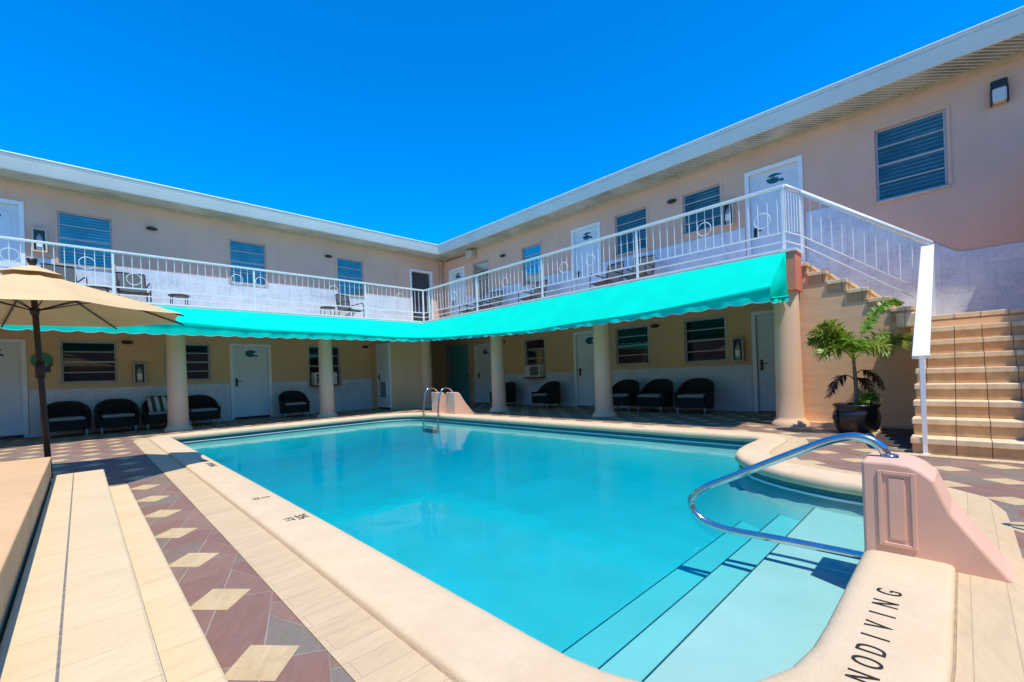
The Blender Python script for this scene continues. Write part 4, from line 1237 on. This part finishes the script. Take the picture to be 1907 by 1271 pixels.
def frond(tipr, tipf, tipz, arch, n, L, mat, start=1.0, droop=.35, plume=.7, startr=-.01, wid=.021):
    if mat is not MT['deadleaf']: n = int(n*1.0); L *= 1.22
    """rachis from the crown to the tip with paired narrow leaflets set at plumose angles"""
    a = PC+rgt*startr+Vector((0, 0, start)); e = PC+rgt*tipr+fwd*tipf+Vector((0, 0, tipz))
    mid = a.lerp(e, .5)+Vector((0, 0, arch))
    f = MB(); pts = []
    for k in range(25):
        t_ = k/24; pts.append(a*(1-t_)**2+mid*2*t_*(1-t_)+e*t_*t_)
    f.tube(pts, [.008-.006*k/24 for k in range(25)], 5)
    for i in range(n):
        t_ = (.34 if mat is not MT['leaf2'] else .2)+(.66 if mat is not MT['leaf2'] else .8)*i/(n-1); k = min(23, int(t_*24)); p = pts[k].lerp(pts[k+1], t_*24-k) if k < 24 else pts[24]
        d = (pts[min(24, k+1)]-pts[max(0, k-1)]).normalized()
        side = d.cross(Vector((0, 0, 1))); side = side.normalized() if side.length > .1 else rgt
        upv = side.cross(d).normalized()
        for s_ in (-1, 1):
            for rep in range(3 if (mat is MT['leaf'] and start > .9) else 2):
                ang = random.uniform(-plume, plume)
                v_ = (side*s_*math.cos(ang)+upv*math.sin(ang)+d*random.uniform(.35, .9)).normalized()
                ln = L*(.55+.6*math.sin(math.pi*min(1, .12+t_*.9)))*random.uniform(.75, 1.15)
                w_ = wid*random.uniform(.7, 1.2)
                cr_ = v_.cross(d).normalized() if v_.cross(d).length > .05 else upv
                wv = v_.cross(cr_).normalized()
                q1 = p+v_*ln*.5+Vector((0, 0, -droop*ln*.10)); q2 = p+v_*ln+Vector((0, 0, -droop*ln*.6))
                f.face([p-wv*w_*.3, q1-wv*w_*.5, q1+wv*w_*.5, p+wv*w_*.3]); f.face([q1-wv*w_*.5, q2, q1+wv*w_*.5])
    f.build('frond', mat, plm, weld=False)
frond(.70, .05, 1.73, .56, 70, .088, MT['leaf2'], 1.02, .35, .9)
frond(-.38, .02, 1.50, .10, 26, .17, MT['leaf'], 1.0, .5, 1.0)
frond(-.52, -.10, 1.08, .26, 26, .17, MT['leaf'], .98, .6, .9)
frond(-.48, .16, 1.28, .20, 26, .16, MT['leaf'], 1.0, .5, 1.0)
frond(.76, -.02, 1.26, .16, 34, .17, MT['leaf'], .98, .5, .9)
frond(.40, .28, 1.22, .16, 22, .15, MT['leaf'], .98, .5, .9)
frond(-.16, -.34, 1.16, .22, 22, .16, MT['leaf2'], .98, .6, .9)
frond(.16, -.36, 1.10, .20, 22, .16, MT['leaf'], .98, .7, .9)
frond(-.10, .22, 1.42, .12, 20, .16, MT['leaf'], 1.0, .4, 1.0)
frond(-.24, .08, 1.52, .10, 18, .14, MT['leaf'], 1.0, .4, 1.0)
frond(-.50, .04, 1.40, .12, 24, .17, MT['leaf'], 1.0, .4, 1.0)
frond(-.30, -.30, 1.22, .22, 22, .17, MT['leaf2'], .98, .5, 1.0)
frond(.58, .12, 1.36, .12, 24, .16, MT['leaf2'], .98, .4, 1.0)
frond(-.40, -.04, .52, .30, 18, .10, MT['deadleaf'], .72, 1.0, .6)
frond(.34, -.05, .60, .28, 18, .10, MT['deadleaf'], .78, 1.0, .6)
frond(.30, .1, .55, .20, 16, .10, MT['deadleaf'], .70, 1.0, .6)
frond(.16, -.14, .50, .10, 14, .12, MT['leaf'], .36, .4, 1.0, .03)
frond(.24, .03, .52, .08, 14, .12, MT['leaf'], .36, .4, 1.0, .05)
frond(.05, -.16, .46, .08, 12, .10, MT['leaf2'], .36, .4, 1.0, .0)

# ------------------------------------------------------------------ camera
f_px, W_px, H_px = 821.5737, 1907.0, 1271.0
roll, cyp, cxp, yaw = .0362872, 698.803, 955.510, .7947008
vd = Vector((math.cos(yaw), math.sin(yaw), 0)); rt_ = Vector((math.sin(yaw), -math.cos(yaw), 0)); upz = Vector((0, 0, 1))
rx = rt_*math.cos(roll)-upz*math.sin(roll); ry = rt_*math.sin(roll)+upz*math.cos(roll)
cam = bpy.data.cameras.new('camera'); co = bpy.data.objects.new('camera', cam); COL.objects.link(co)
Mx = Matrix((rx, ry, -vd)).transposed().to_4x4(); Mx.translation = Vector((0, 0, .95)); co.matrix_world = Mx
cam.sensor_fit = 'HORIZONTAL'; cam.sensor_width = 36; cam.lens = f_px/W_px*36
cam.shift_x = -(cxp-W_px/2)/W_px; cam.shift_y = (cyp-H_px/2)/W_px
cam.clip_start = .05; cam.clip_end = 1000
scene.camera = co

# ------------------------------------------------------------------ light
SUN = Vector((.175, .385, -1.0)).normalized()
sun = bpy.data.lights.new('sun', 'SUN'); so_ = bpy.data.objects.new('sun', sun); COL.objects.link(so_)
so_.rotation_euler = SUN.to_track_quat('-Z', 'Y').to_euler(); so_.location = (0, -5, 20)
sun.energy = 3.9; sun.angle = R(.53); sun.color = (1.0, .93, .81)
elev = math.asin(-SUN.z); to_sun = -SUN
world = bpy.data.worlds.new('World'); scene.world = world; world.use_nodes = True
wn = world.node_tree; bg = wn.nodes['Background']
sky = wn.nodes.new('ShaderNodeTexSky'); sky.sky_type = 'NISHITA'; sky.sun_disc = False
sky.sun_elevation = elev; sky.sun_rotation = math.atan2(to_sun.x, to_sun.y)
sky.air_density = 1.0; sky.dust_density = 0.0; sky.ozone_density = 3.0
hs = wn.nodes.new('ShaderNodeHueSaturation'); hs.inputs['Saturation'].default_value = 1.72; hs.inputs['Value'].default_value = 1.5; hs.inputs['Hue'].default_value = .507
wn.links.new(sky.outputs[0], hs.inputs['Color']); wn.links.new(hs.outputs[0], bg.inputs[0])
bg.inputs[1].default_value = .15

scene.render.engine = 'CYCLES'
scene.cycles.use_denoising = True
scene.cycles.max_bounces = 10; scene.cycles.transparent_max_bounces = 16; scene.cycles.diffuse_bounces = 5
scene.cycles.caustics_reflective = False; scene.cycles.caustics_refractive = False
scene.view_settings.view_transform = 'Standard'; scene.view_settings.look = 'None'
scene.view_settings.exposure = 0.32; scene.view_settings.gamma = 1.0
